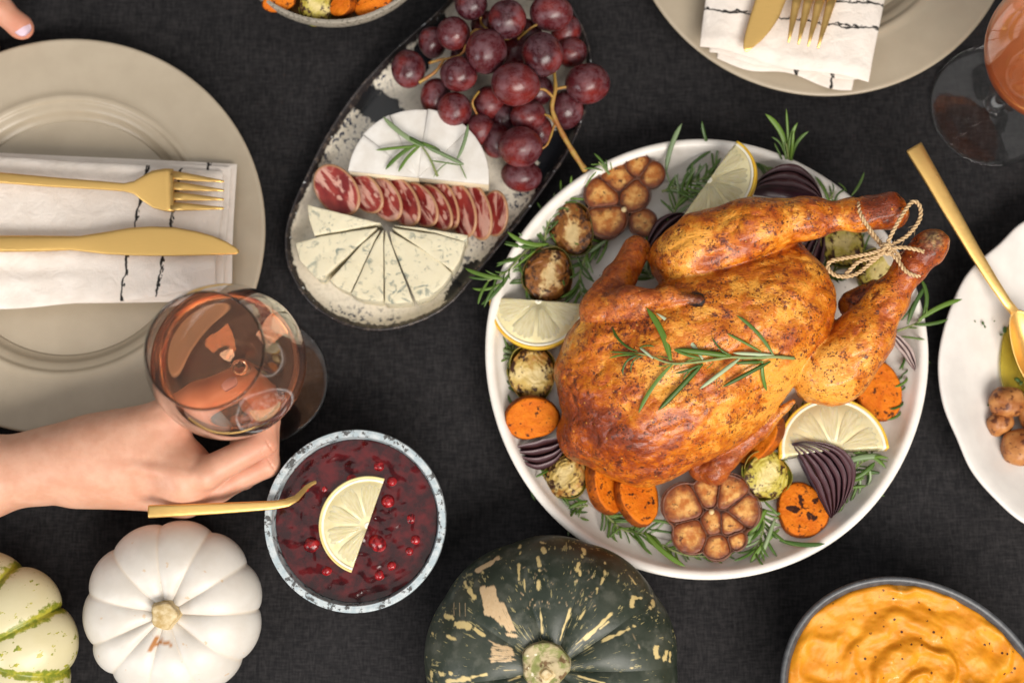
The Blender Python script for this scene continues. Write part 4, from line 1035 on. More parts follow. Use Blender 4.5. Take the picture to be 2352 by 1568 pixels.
def chick_n(p):
    d = chick(p); near = np.abs(d) < .5
    if near.any():
        q = p[near]; s = np.zeros(len(q), np.float32); s2 = np.zeros(len(q), np.float32)
        for k in range(26): s += np.sin(q @ (WV[k] * WF[k]) + WP[k]) / (1.0 + WF[k] ** 1.2); s2 += np.sin(q @ (WV[k] * WF[k] * 1.9) + WP[k] * 2) / 4
        d[near] += s * .05 - .05 * np.abs(s2)
    return d
lo = P(1240, 1160, 0) * 0 + np.array([P(1250, 1000, 4)[0], P(1600, 1150, 4)[1], .75]); hi = np.array([P(2195, 600, 9)[0] + .3, P(1600, 400, 9)[1], 11.6])
V, F = nets(chick_n, lo, hi, .125)
ds = np.stack(chick_groups(V.astype(np.float32)), 1); ds[:, 0] += .0
gidv = ds.argmin(1)
N = grad(chick_n, V)
# roasting colour: where this bird is browned or charred (fixed to the skin)
def near_px(x, y, z, r): return np.exp(-(np.linalg.norm((V - P(x, y, z)) * np.array([1, 1, .6]), axis=1) / r) ** 2)
brown = sum(a * near_px(*q) for q, a in [((1330, 985, 4, 2.6), .8), ((1340, 900, 5, 2.0), .55), ((1440, 1000, 7, 2.0), .6), ((1500, 1040, 6, 1.8), .5), ((1385, 650, 6, 2.4), .6), ((1450, 590, 5, 1.6), .35), ((2030, 490, 9, 1.5), .9), ((2125, 580, 9, 1.5), .85), ((1640, 1080, 4, 2.0), .8), ((1740, 990, 5, 2.0), .6), ((1700, 450, 8, 1.6), .4), ((1560, 690, 9, 1.5), .3), ((1430, 730, 8, 1.5), .4), ((1660, 610, 8, 1.3), .4), ((1300, 940, 3, 2), .5), ((2040, 700, 6, 1.3), .35), ((1900, 760, 5, 1.2), .55), ((1970, 680, 5, 1.6), .6), ((1790, 590, 6, 1.2), .5), ((1810, 860, 7, 2.2), -.8), ((1720, 950, 6, 2.2), -.7), ((1620, 1010, 6, 1.6), -.6), ((1840, 650, 8, 1.4), -.5), ((1590, 760, 10, 1.6), -.5), ((1730, 690, 9, 1.5), -.45), ((1600, 560, 8, 1.3), -.45), ((1660, 500, 9, 1.2), -.35), ((1930, 870, 8, 1.5), -.7), ((1540, 880, 10, 1.5), -.4), ((1960, 790, 8, 1.3), -.4)])
char = sum(a * near_px(*q) for q, a in [((1600, 687, 9.6, .75), 1.4), ((1560, 676, 9.4, .6), .7), ((1500, 668, 9.0, .4), .45), ((1480, 575, 4.8, .5), .3), ((1950, 480, 9, .7), .5), ((2060, 455, 9, .55), .9), ((1400, 655, 7, .5), .5), ((1345, 930, 5, 1.0), .45), ((1420, 950, 7.5, 1.0), .4), ((1440, 975, 7.5, .7), .45), ((1820, 925, 5.6, .35), .8), ((1890, 780, 5, .5), .5), ((1345, 1010, 4, .8), .4), ((1480, 1020, 7, .6), .5), ((1650, 605, 8.3, .6), .5), ((2170, 540, 9, .4), .6)])
wingm = (gidv >= 3).astype(float)
bone = np.clip(1.6 - np.linalg.norm(V - P(2142, 552, 9.5), axis=1) / .62, 0, 1)
def m_skin():
    g = G('roast_skin', .3, .36)
    n1 = g.noise(.40, 4, .6, None, .4); n2 = g.noise(1.0, 6, .68, None, .8); n3 = g.noise(2.6, 5, .7)
    m_ = g.math('ADD', g.math('ADD', g.math('MULTIPLY', n1, .36), g.math('MULTIPLY', n2, .26)), g.math('ADD', g.math('MULTIPLY', n3, .12), g.math('MULTIPLY', g.attr('brown'), .145)))
    c = g.ramp(m_, [(.31, (.76, .33, .045)), (.36, (.58, .170, .008)), (.42, (.40, .078, .004)), (.48, (.20, .028, .003)), (.56, (.10, .015, .003)), (.66, (.04, .008, .003))])
    dens = g.mr(g.noise(.50, 3), .38, .60)
    bl_ = g.math('ADD', g.math('ADD', g.noise(1.7, 7, .78, None, .4), g.math('MULTIPLY', g.attr('brown'), .05)), g.math('MULTIPLY', dens, .065))
    c = g.mix(g.math('MULTIPLY', g.mr(bl_, .575, .615), .80), c, (.215, .034, .005)); c = g.mix(g.math('MULTIPLY', g.mr(bl_, .64, .67), .85), c, (.060, .011, .003))
    c = g.mix(g.mr(g.math('ADD', g.attr('char'), g.math('MULTIPLY', g.math('SUBTRACT', n3, .5), .9)), .55, .9), c, (.014, .007, .006))
    spm = g.mr(g.math('ADD', g.noise(1.1, 3), g.math('MULTIPLY', dens, .12)), .52, .66)
    def specks(sc, lo_, hi_, v=None): return g.mr(g.math('ADD', g.math('ADD', g.voro(sc, v), g.math('MULTIPLY', g.math('SUBTRACT', g.noise(sc * 3, 2), .5), .5)), g.math('MULTIPLY', spm, -.16)), lo_, hi_, 1, 0)
    sp = g.math('MAXIMUM', specks(1.7, -.02, .06), g.math('MAXIMUM', specks(3.4, .02, .09, g.stretch((1.1, .95, 1))), specks(5.5, .06, .12, g.stretch((.9, 1.1, 1)))))
    sp2 = g.math('MULTIPLY', g.mr(g.math('ADD', g.voro(2.1, g.stretch((1.03, .97, 1.01))), g.math('MULTIPLY', g.math('SUBTRACT', g.noise(7, 2), .5), .3)), .10, .18, 1, 0), g.mr(g.noise(1.4, 2), .53, .58))
    c = g.mix(g.math('MULTIPLY', sp, .88), c, (.070, .014, .005))
    sp2 = g.math('MULTIPLY', g.mr(g.voro(2.1, g.stretch((1.03, .97, 1.01))), .14, .2, 1, 0), g.mr(g.noise(1.4, 2), .53, .58))
    c = g.mix(g.math('MULTIPLY', sp2, .65), c, (.80, .36, .06))
    c = g.mix(g.math('MULTIPLY', g.attr('wing'), .40), c, g.mix(g.mr(g.noise(1.6, 5, .7, None, 1), .35, .65), (.22, .035, .008), (.58, .17, .03)))
    c = g.mix(g.attr('bone'), c, g.mix(g.mr(g.noise(3), .4, .6), (.42, .28, .12), (.10, .06, .04)))
    g.col(c); g.set(Roughness=g.mr(n2, .3, .7, .22, .42))
    wr = g.math('ABSOLUTE', g.math('SUBTRACT', g.noise(1.3, 4, .6, g.stretch((.7, 1.2, 1)), 1.6), .5))
    h = g.math('ADD', g.math('ADD', g.math('ADD', g.math('MULTIPLY', n3, .7), g.math('MULTIPLY', wr, 2.2)), g.math('MULTIPLY', g.noise(9, 3), .25)), g.math('ADD', g.math('MULTIPLY', sp, .35), g.math('MULTIPLY', sp2, .6)))
    g.bump(h, .75, .10); g.sss(.10, (1, .4, .12), .3)
    g.b.inputs['Coat Weight'].default_value = .22; g.b.inputs['Coat Roughness'].default_value = .13
    return g.m
MSK = m_skin()
cO = P(1620, 815, .8); cO[2] = .82
ck = thing('roast_chicken', 'whole golden roast chicken with tied legs on the white platter', 'chicken', cO)
fg = gidv[F]; fgid = np.array([np.bincount(q, minlength=5).argmax() for q in fg])
for k, (nm, _, _) in enumerate(groups):
    fk = F[fgid == k]; u, inv = np.unique(fk, return_inverse=True)
    part(ck, nm, V[u], inv.reshape(-1, 4), MSK, world=True, normals=N[u], attrs={'brown': brown[u], 'char': np.minimum(char[u], 1.2), 'wing': wingm[u], 'bone': bone[u]})
def hit(x, y, f=chick, z0=13.0, default=1.2):
    """height where the sight line meets the chicken"""
    for z in np.arange(z0, .8, -.08):
        if f(P(x, y, z).astype(np.float32)[None])[0] < 0: return float(z)
    return default

# ------------------------------------------------------------------ twine
MTW = m_plain('jute_twine', (.42, .27, .13), (.62, .44, .25), 5, .8, .25, .5, .02, 12)
def strand(pts, n, r=.082, off=.075, pitch=.62):
    pth = catmull([P(*p) for p in pts], n, False); T = np.gradient(pth, axis=0); L = np.r_[0, np.cumsum(np.linalg.norm(np.diff(pth, axis=0), axis=1))]; T /= np.linalg.norm(T, axis=1)[:, None]
    A = np.cross(T, [0, 0, 1.0]); A /= np.linalg.norm(A, axis=1)[:, None] + 1e-6; B = np.cross(T, A); gs = []
    for k in (0, 1):
        a = L / pitch * 2 * math.pi + k * math.pi
        gs.append(tube(pth + off * (np.cos(a)[:, None] * A + np.sin(a)[:, None] * B), r, 6))
    rs = random.Random(int(n)); 
    for _ in range(int(L[-1] * 2.2)):      # loose fibres
        i = rs.randrange(1, n - 1); d = np.array([rs.gauss(0, 1), rs.gauss(0, 1), rs.gauss(0, .6)]); d /= np.linalg.norm(d); l = rs.uniform(.15, .5)
        gs.append(tube([pth[i], pth[i] + d * l * .5 + T[i] * .08, pth[i] + d * l + T[i] * rs.uniform(-.1, .3)], [.014, .012, .006], 4, False))
    return join(*gs)
tw = [strand([(2032, 572, 9.6), (2052, 530, 10.0), (2078, 485, 10.1), (2098, 463, 10.0), (2113, 475, 9.9), (2112, 505, 9.8), (2085, 540, 9.7), (2045, 565, 9.6), (2032, 574, 9.5)], 130),
      strand([(2034, 570, 9.6), (2000, 582, 9.8), (1945, 592, 9.7), (1908, 600, 9.5), (1903, 618, 9.4), (1925, 634, 9.4), (1965, 630, 9.5), (2005, 600, 9.6), (2034, 575, 9.5)], 140),
      strand([(1986, 470, 8.2), (1972, 468, 9.1), (1978, 495, 9.5), (1995, 522, 9.35), (2012, 545, 9.3), (2030, 566, 9.5)], 90),
      strand([(1990, 522, 8.0), (1996, 530, 8.6), (2015, 552, 9.1), (2034, 570, 9.4)], 60),
      strand([(2030, 570, 9.5), (2060, 595, 9.5), (2080, 622, 9.55), (2105, 634, 9.3), (2120, 628, 8.6)], 90), strand([(2034, 570, 9.4), (2058, 580, 9.3), (2066, 596, 8.8), (2066, 610, 8.0)], 60),
      strand([(2034, 572, 9.6), (2070, 568, 9.9), (2100, 572, 10.0), (2122, 578, 10.05)], 60), strand([(2030, 574, 9.5), (2012, 590, 9.6), (1975, 600, 9.7), (1950, 622, 9.5), (1938, 636, 9.2)], 70),
      strand([(2022, 566, 9.6), (2032, 562, 9.85), (2044, 570, 9.8), (2040, 582, 9.7), (2028, 580, 9.6)], 50, .09), strand([(2026, 582, 9.6), (2030, 570, 9.9), (2040, 560, 9.8), (2046, 566, 9.5)], 40, .09)]
V2, F2 = join(*tw); c = P(2034, 572, 9.0); o = part(None, 'twine', V2 - c, F2, MTW); o.location = Vector(c) * CM; tag(o, 'jute twine tied in a bow round the chicken legs', 'twine')

# ------------------------------------------------------------------ rosemary
def m_leaf(name, a, b, under):
    g = G(name, .42, .45); g.co
    mid = g.mr(g.math('ABSOLUTE', g.xyz()[1]), .0, .012, 1, 0)
    c = g.mix(g.rand, a, b); c = g.mix(g.math('MULTIPLY', mid, .5), c, under); g.col(c)
    g.b.inputs['Subsurface Weight'].default_value = 0; return g.m
MLF = m_leaf('rosemary_leaf', (.032, .080, .008), (.105, .19, .020), (.20, .28, .07))
MLF2 = m_leaf('rosemary_leaf_underside', (.34, .42, .24), (.42, .48, .32), (.25, .34, .14))
MLF3 = m_leaf('rosemary_leaf_grey', (.13, .19, .085), (.20, .26, .13), (.22, .28, .15))
MST = m_plain('rosemary_stem', (.17, .23, .07), (.25, .27, .10), 2, .6)
def leaf_mesh(bend, w=.085, mat=MLF, n=11, fold=.4):
    V = []
    for i in range(n):
        s = i / (n - 1); hw = w * (min(1, .35 + s * 3) * (1 - max(0, (s - .72) / .28) ** 2.2)) ** .8 if s < 1 else 0.004
        a = bend * s; x = (math.sin(a) / bend if abs(bend) > 1e-3 else s); y = ((1 - math.cos(a)) / bend if abs(bend) > 1e-3 else 0)
        tx, ty = math.cos(a), math.sin(a); nx_, ny_ = -ty, tx; z = .10 * math.sin(math.pi * s)
        for q in (-1, -.45, 0, .45, 1): V.append((x + nx_ * hw * q, y + ny_ * hw * q, z - fold * hw * abs(q) ** 1.5))
        for q in (.6, -.6): V.append((x + nx_ * hw * q, y + ny_ * hw * q, z - fold * hw - hw * .3))
    F = []
    for i in range(n - 1):
        for j in range(7): j2 = (j + 1) % 7; F.append((i * 7 + j, (i + 1) * 7 + j, (i + 1) * 7 + j2, i * 7 + j2))
    F.append(tuple(range(7))); F.append(tuple((n - 1) * 7 + k for k in range(7))[::-1])
    return mesh('leaf', V, F, mat)
BENDS = [-1.9, -1.0, -.45, 0.0, .45, 1.0, 1.9]
LM = {(m_, b, w_): leaf_mesh(b, w_, {'g': MLF, 'p': MLF2, 'y': MLF3}[m_]) for m_ in 'gpy' for b in BENDS for w_ in (.032, .05, .085)}
def put_leaf(t, org, a, b, bend=0.0, kind='g', width=1.0):
    """a leaf from point a to point b (world cm), bent sideways"""
    bd = min(BENDS, key=lambda q: abs(q - bend)); me = LM[(kind, bd, .085 if bd == 0 else (.032 if width < .40 else (.05 if width < .75 else .085)))]
    ex = math.sin(bd) / bd if bd else 1.0; ey = (1 - math.cos(bd)) / bd if bd else 0.0
    d = np.asarray(b) - np.asarray(a); L = np.linalg.norm(d); ch = math.hypot(ex, ey); s = L / ch
    phi = math.atan2(ey, ex)
    yaw = math.atan2(d[1], d[0]); pitch = math.asin(max(-1, min(1, d[2] / L)))
    M = Matrix.Rotation(yaw, 4, 'Z') @ Matrix.Rotation(-pitch, 4, 'Y') @ Matrix.Rotation(-phi, 4, 'Z')
    o = share(t, 'leaf', me, np.asarray(a) - org); o.rotation_euler = M.to_euler(); ws = width * min(1.6, 1.9 / max(s, .5)) ** .6
    o.scale = (s, s * ws if abs(bd) < .1 else s, s * min(ws, 1.2))
    return o
def leafpx(t, org, x0, y0, x1, y1, z0, z1, bend=0.0, kind='g', width=1.0):
    return put_leaf(t, org, P(x0, y0, z0), P(x1, y1, z1), bend, kind, width)
def sprig_root(label, x, y, z): 
    c = P(x, y, z); return thing('rosemary_sprig', label, 'rosemary', c, group='rosemary sprigs'), c
# main sprig on the breast: every leaf where it lies in the photo, at the height of the skin
t, og = sprig_root('rosemary sprig lying across the breast of the roast chicken', 1640, 828, hit(1640, 828) + .2)
zq = lambda x, y: hit(x, y)
def zp2(x, y): return 1317 - 31.6 + x * .2735, 569.6 + y * .2735
zp2 = lambda x, y: (1286.3 + x * .27347, 569.6 + y * .27347)
spts = [zp2(*q) for q in [(640, 880), (760, 905), (850, 945), (950, 970), (1060, 965), (1200, 950), (1330, 930), (1440, 915), (1560, 920), (1680, 918), (1800, 912), (1890, 918), (1965, 925)]]
pth = [(x, y, zq(x, y) + .30) for x, y in spts]
Vs, Fs = tube(catmull([P(*p) for p in pth], 40, False), np.linspace(.06, .12, 40) * (1 + .25 * (np.arange(40) % 5 == 0)), 8); part(t, 'stem', Vs, Fs, MST, world=True)
ML_ = [((930, 945), (725, 500), .45, 'g', 1.2), ((1200, 935), (812, 548), .45, 'p', .75), ((1430, 905), (965, 850), 0, 'g', 2.3), ((1420, 912), (1275, 750), -.45, 'g', .8), ((1690, 870), (1400, 715), .0, 'g', 1.2), ((1790, 895), (1485, 565), .45, 'g', .9), ((1800, 900), (1450, 880), 0, 'p', 1.6), ((1510, 925), (1170, 1185), 0, 'p', 1.7),
       ((1200, 970), (825, 1365), .0, 'g', 1.9), ((945, 975), (660, 1385), .45, 'g', .8), ((1770, 950), (1360, 1168), .0, 'g', 1.6), ((1700, 950), (1738, 1200), .45, 'g', 1.3), ((1480, 965), (1700, 955), 0, 'g', 2.0), ((1180, 920), (955, 850), -.45, 'g', 1.0), ((650, 865), (440, 660), -1.0, 'g', .8), ((660, 885), (415, 870), 0, 'g', .9), ((640, 900), (410, 925), .45, 'g', .8),
       ((680, 905), (530, 1070), 1.9, 'g', .9), ((700, 910), (600, 1045), 1.9, 'g', .9), ((665, 840), (795, 830), -1.0, 'g', 1.4), ((780, 925), (665, 830), .0, 'p', 1.7), ((950, 950), (815, 905), .45, 'g', .8), ((930, 975), (805, 990), -.45, 'g', .8), ((1190, 935), (1000, 1000), 1.0, 'g', .9), ((1170, 980), (965, 1050), -.45, 'g', 1), ((1190, 985), (1030, 1110), 1.0, 'g', .9), ((1290, 955), (1225, 1015), -.45, 'g', 1.5), ((1440, 900), (1320, 825), -.45, 'g', 1.0), ((1640, 905), (1615, 950), 1.0, 'g', 1.2), ((1720, 955), (1630, 975), 1.0, 'g', 1), ((1320, 1080), (1312, 1160), 0, 'g', .8)]
for a, b, bd, kd, wd in ML_:
    x0, y0 = zp2(*a); x1, y1 = zp2(*b); leafpx(t, og, x0, y0, x1, y1, zq(x0, y0) + .38, max(zq(x1, y1) + .28, zq((x0 + x1) / 2, (y0 + y1) / 2) * .5 + zq(x1, y1) * .5), bd, kd, wd * .40)
def sprig(label, pts, z, lv, seed=0, n=18, ll=2.3, lz=.3, kinds='ggggy', w=.62):
    """stem through photo points at heights z; lv: extra leaves given by hand; n random leaves along the stem"""
    rs = random.Random(seed); zz = z if isinstance(z, (list, tuple)) else [z] * len(pts)
    c = P(*pts[0], zz[0]); t = thing('rosemary_sprig', label, 'rosemary', c, group='rosemary sprigs')
    pth = catmull([P(x, y, q) for (x, y), q in zip(pts, zz)], 24, False)
    Vs, Fs = tube(pth, np.linspace(.10, .05, 24), 7); part(t, 'stem', Vs, Fs, MST, world=True)
    for k in range(n):
        i = int(1 + (k + .5) / n * 22); T = pth[min(i + 1, 23)] - pth[i - 1]; T /= np.linalg.norm(T); S_ = np.cross([0, 0, 1], T); sd = 1 if k % 2 else -1
        f = rs.uniform(.55, 1.1); dirv = T * rs.uniform(.5, .95) + S_ * sd * rs.uniform(.45, .95) + np.array([0, 0, rs.uniform(-.1, .45)]); dirv /= np.linalg.norm(dirv); L = ll * f
        e = pth[i] + dirv * L; e[2] = max(e[2], .95 if np.hypot(e[0] - PC[0], e[1] - PC[1]) < 13.5 else max(.3, e[2]))
        put_leaf(t, c, pth[i], e, sd * rs.choice([0, .45, -.45, 1.0]), rs.choice(kinds), w)
    for x0, y0, x1, y1, z0, z1, bd, kd, wd in lv: put_leaf(t, c, P(x0, y0, z0), P(x1, y1, z1), bd, kd, wd * .52)
    return t
sprig('rosemary tip standing up behind the purple onion at the top of the platter', [(1812, 375), (1806, 330)], [2.8, 3.9], [(1806, 372, 1758, 262, 3, 4.4, 1.0, 'g', 1.0), (1812, 370, 1806, 250, 3, 4.8, 0, 'g', .95), (1818, 368, 1857, 302, 3, 4.4, -1.0, 'g', 1.0), (1800, 350, 1772, 315, 3.4, 4, 1.0, 'g', .9), (1820, 372, 1832, 282, 3, 4.5, -1.0, 'g', 1.1), (1798, 370, 1778, 328, 3, 3.6, 0, 'g', 1), (1815, 372, 1823, 300, 3, 4.5, 0, 'g', 1.3)], 1, 0)
sprig('rosemary sprig with a grey curled leaf left of the top lemon slice', [(1520, 440), (1570, 425), (1640, 400)], [2.2, 2.4, 2.6], [(1530, 392, 1566, 284, 2.6, 3.9, -.45, 'y', 1.4), (1530, 390, 1545, 430, 2.6, 2.3, .45, 'y', 1.3), (1632, 345, 1612, 278, 2.6, 3.8, -.45, 'g', 1.0), (1632, 348, 1575, 395, 2.6, 2.4, .45, 'g', 1)], 2, 22, 1.9)
sprig('rosemary sprig below the garlic, between onion and lemon at the top', [(1545, 505), (1560, 460), (1600, 430), (1650, 385)], [2.0, 2.2, 2.4, 2.4], [], 3, 34, 1.9)
sprig('rosemary sprig sticking out over the left rim of the white platter', [(1290, 570), (1225, 565), (1165, 622), (1120, 645)], [1.9, 2.4, 3.3, 3.5], [(1160, 640, 1068, 616, 3.6, 3.5, -.45, 'g', 1.2), (1150, 650, 1085, 662, 3.5, 3.4, -1.0, 'g', 1.1), (1140, 655, 1112, 706, 3.6, 3.3, .45, 'g', 1.2), (1170, 628, 1105, 700, 3.5, 3.3, -.45, 'g', 1.0), (1240, 568, 1160, 555, 2.4, 3.3, -.45, 'g', 1.1), (1260, 560, 1165, 532, 2.4, 3.4, -1.0, 'g', 1.0), (1215, 585, 1140, 612, 2.6, 3.3, .45, 'g', 1.2), (1230, 575, 1175, 620, 3, 3.2, 0, 'g', 1)], 4, 16, 1.9)
sprig('rosemary sprig between the two browned sprouts and the left wing', [(1400, 550), (1350, 580), (1330, 650), (1345, 690)], [1.8, 2, 2, 2], [(1355, 580, 1395, 550, 2.4, 2.4, 0, 'y', 1.6)], 5, 34, 2.1)
sprig('small rosemary tip on the rim beside the upper garlic head', [(1400, 400), (1375, 372)], [3.2, 3.6], [(1398, 398, 1364, 352, 3.4, 3.8, .45, 'g', 1.2), (1405, 392, 1402, 372, 3.4, 3.8, 0, 'g', 1.2), (1385, 392, 1340, 388, 3.3, 3.5, .45, 'g', 1), (1370, 395, 1345, 430, 3.3, 3.0, .45, 'g', 1)], 6, 2, .9)
sprig('curly rosemary tip on the platter rim above the upper drumstick', [(1900, 470), (1915, 440)], [2.6, 3.2], [(1905, 470, 1872, 405, 2.8, 3.4, .45, 'g', 1.2), (1920, 470, 1945, 436, 3.0, 3.5, -1.9, 'g', .8), (1955, 450, 1985, 395, 3.2, 3.8, .45, 'g', .9), (1945, 440, 1925, 420, 3.4, 3.6, .45, 'g', .9), (1912, 462, 1905, 425, 2.8, 3.3, 0, 'g', 1), (1880, 452, 1862, 400, 2.8, 3.3, .0, 'g', 1)], 7, 2, 1)
sprig('rosemary sprig reaching over the right rim of the platter', [(2060, 760), (2105, 742), (2130, 720)], [2.6, 3.2, 3.4], [(2110, 735, 2210, 687, 3.4, 3.5, -.45, 'g', 1.3), (2100, 745, 2178, 733, 3.3, 3.3, .45, 'g', 1.0), (2118, 728, 2115, 640, 3.4, 3.6, 1.0, 'g', 1.0), (2085, 745, 2128, 655, 3.2, 3.6, -.45, 'g', 1.1), (2070, 772, 2125, 780, 2.8, 3.2, 0, 'g', .9), (2070, 735, 2100, 690, 3.0, 3.4, .45, 'g', 1.4)], 8, 2, 1.2)
sprig('rosemary sprig right of the onion layers at the lower right of the platter', [(1935, 1110), (1965, 1075), (2000, 1045)], [1.8, 2, 2.2], [(1940, 1060, 2030, 1048, 2.4, 2.6, -.45, 'y', 1.5), (1960, 1100, 2010, 1060, 2.4, 2.6, .45, 'g', 1.5), (1945, 1120, 1990, 1115, 2.2, 2.3, 0, 'g', 1.5), (1960, 1040, 2035, 1075, 2.4, 2.6, -1.0, 'g', 1.2)], 9, 18, 2.0)
sprig('rosemary sprig between the lower garlic and the round sweet potato', [(1740, 1160), (1755, 1205), (1735, 1265)], [2, 2, 2.2], [(1790, 1215, 1722, 1295, 2.2, 2.3, .45, 'g', 1.3), (1780, 1190, 1745, 1285, 2.4, 2.3, .0, 'y', 1.6), (1760, 1170, 1715, 1255, 2.4, 2.3, .45, 'g', 1.6), (1790, 1240, 1895, 1248, 2.2, 3.3, .45, 'g', .9), (1755, 1150, 1790, 1185, 2.4, 2.4, 0, 'g', 1.2)], 10, 22, 2.0)
sprig('rosemary sprig lying on the platter below the pair of sweet potatoes', [(1380, 1170), (1430, 1215), (1490, 1225)], [1.6, 1.4, 1.6], [(1480, 1220, 1574, 1300, 1.8, 2.9, .45, 'g', 1.3), (1430, 1210, 1395, 1240, 1.6, 1.8, .45, 'g', 1.3), (1445, 1212, 1485, 1262, 1.8, 2.2, -.45, 'g', 1.4), (1415, 1200, 1430, 1255, 1.6, 1.9, 1.9, 'g', .8), (1490, 1215, 1560, 1225, 1.7, 1.9, 0, 'g', 1), (1480, 1195, 1550, 1205, 1.7, 1.9, -.45, 'g', 1)], 11, 24, 2.0)
sprig('rosemary sprig tucked under the neck end of the chicken', [(1310, 1020), (1360, 1040), (1420, 1050)], [1.6, 1.8, 2.0], [(1370, 1035, 1430, 1060, 2.2, 2.4, 0, 'y', 1.4)], 12, 26, 1.9)
sprig('small dull rosemary tip on the platter under the left lemon slice', [(1190, 820), (1160, 805)], [1.4, 1.6], [(1190, 815, 1145, 800, 1.5, 1.8, 0, 'y', 1.8), (1190, 825, 1150, 815, 1.5, 1.8, 0, 'y', 1.6)], 13, 8, 1.3)
sprig('small rosemary tip peeping out between the sprout and the two sweet potatoes', [(1350, 1160), (1310, 1165)], [1.6, 1.9], [(1350, 1150, 1305, 1168, 1.8, 2.2, .45, 'g', 1.5), (1260, 1080, 1230, 1095, 2.0, 2.5, 0, 'g', 1.3)], 14, 9, 1.5)
sprig('rosemary sprig on the white cheese wedges', [(1005, 405), (985, 360), (960, 325)], [3.9, 3.9, 3.9], [(970, 335, 880, 268, 4.0, 4.1, -.45, 'y', 1.0), (965, 335, 862, 345, 4.0, 3.8, 0, 'g', 1.1), (1065, 378, 975, 335, 3.9, 4.1, .0, 'y', 1.5), (1050, 365, 1075, 285, 3.9, 4.4, .45, 'y', 1.2), (960, 330, 885, 390, 4.0, 3.8, .45, 'g', 1.0), (965, 335, 915, 395, 4.0, 3.8, .45, 'g', .8), (975, 335, 930, 312, 4.1, 4.0, 0, 'g', 1.8), (1010, 345, 960, 325, 4, 4, 0, 'g', 1.5), (1060, 380, 985, 368, 3.9, 3.9, 0, 'g', .6), (1030, 372, 995, 408, 3.9, 3.8, .45, 'y', .7), (1055, 375, 1072, 412, 3.9, 3.8, 0, 'g', .6)], 15, 0)
sprig('rosemary sprig under the left wing, running down to the left lemon slice', [(1330, 560), (1290, 610), (1240, 600), (1200, 660)], [1.6, 1.8, 2.0, 2.0], [], 16, 30, 2.0)
sprig('rosemary sprig in the shade between the left wing and the upper drumstick', [(1500, 640), (1480, 600), (1530, 540)], [1.6, 1.6, 1.8], [], 17, 34, 2.2)
sprig('rosemary sprig in the shade between the lower wing and the lemon half', [(1790, 985), (1830, 960), (1790, 1040)], [1.6, 1.8, 1.8], [], 18, 24, 1.8)
sprig('rosemary sprig along the right rim below the lower drumstick', [(2075, 800), (2090, 850), (2070, 960)], [1.6, 1.7, 1.8], [], 19, 16, 1.8)
sprig('rosemary sprig under the left sprouts beside the platter rim', [(1180, 790), (1165, 850), (1160, 900)], [1.4, 1.5, 1.6], [], 20, 14, 1.4)
sprig('rosemary sprig behind the browned sprout at the upper left rim', [(1250, 560), (1265, 500), (1310, 450)], [2.0, 2.2, 2.4], [], 21, 18, 1.6)
sprig('rosemary sprig under the twine bow inside the platter', [(1880, 640), (1920, 620), (1990, 570)], [1.6, 1.8, 2.0], [], 22, 18, 1.8)
sprig('rosemary sprig lying along the lower left rim, beside the dark onion', [(1215, 1085), (1260, 1120), (1320, 1190)], [1.5, 1.5, 1.6], [], 23, 22, 1.9)
sprig('rosemary sprig along the bottom rim under the lower garlic head', [(1520, 1250), (1580, 1275), (1680, 1275)], [1.5, 1.6, 1.7], [], 24, 22, 1.8)
sprig('rosemary sprig along the top rim, right of the top lemon slice', [(1700, 370), (1740, 375), (1790, 400)], [2.0, 2.2, 2.2], [], 25, 16, 1.8)
sprig('rosemary sprig at the lower right rim, right of the star marked sweet potato', [(1915, 1190), (1950, 1160), (1990, 1120)], [1.6, 1.7, 1.9], [], 26, 18, 1.9)
gs = []; rs = random.Random(12)
for _ in range(110):
    a, r = rs.random() * 6.283, 13.4 * rs.random() ** .3; s_ = rs.uniform(.035, .11)
    Vb, Fb = blob((s_, s_ * rs.uniform(.35, .9), .035), rs.randint(0, 99), .3, .8, 8, 5); q = rs.random() * 3; ca, sa = math.cos(q), math.sin(q)
    gs.append((Vb @ np.array([[ca, sa, 0], [-sa, ca, 0], [0, 0, 1]]) + np.array([PC[0] + r * math.cos(a), PC[1] + r * math.sin(a), .86 + max(0, r - 12.6) * .35]), Fb))
Vb, Fb = join(*gs); c = np.array([PC[0], PC[1], .85]); o = part(None, 'herb_crumbs', Vb - c, Fb, m_plain('dark_herb_crumb', (.02, .018, .006), (.09, .045, .012), 4, .6)); o.location = Vector(c) * CM; o['kind'] = 'stuff'; tag(o, 'dark crumbs of herb and pepper scattered over the white platter', 'crumbs')
# ------------------------------------------------------------------ lemons on the platter
def place(x, y, z): return P(x, y, z)
c = P(1238, 695, 2.6); lemon('half lemon slice at the left rim of the platter, below a browned sprout', c - [0, 0, .3], imgrot((1345, 690), (1130, 686), R(6), R(4)), 3.55, .8, -4, 176, 4)
c = P(1636, 418, 4.6); lemon('lemon slice standing at the top of the platter, behind the drumstick', c - [0, 0, .3], imgrot((1560, 505), (1690, 325), R(-28), R(-8)), 3.45, .6, -180, 0, 5)
c = P(1916, 1040, 2.9); lemon('thick lemon half at the lower right of the platter, beside the onion layers', c - [0, 0, .9], imgrot((1798, 1040), (2040, 1020), R(-10), R(-4)), 3.85, 1.4, -3, 183, 5)

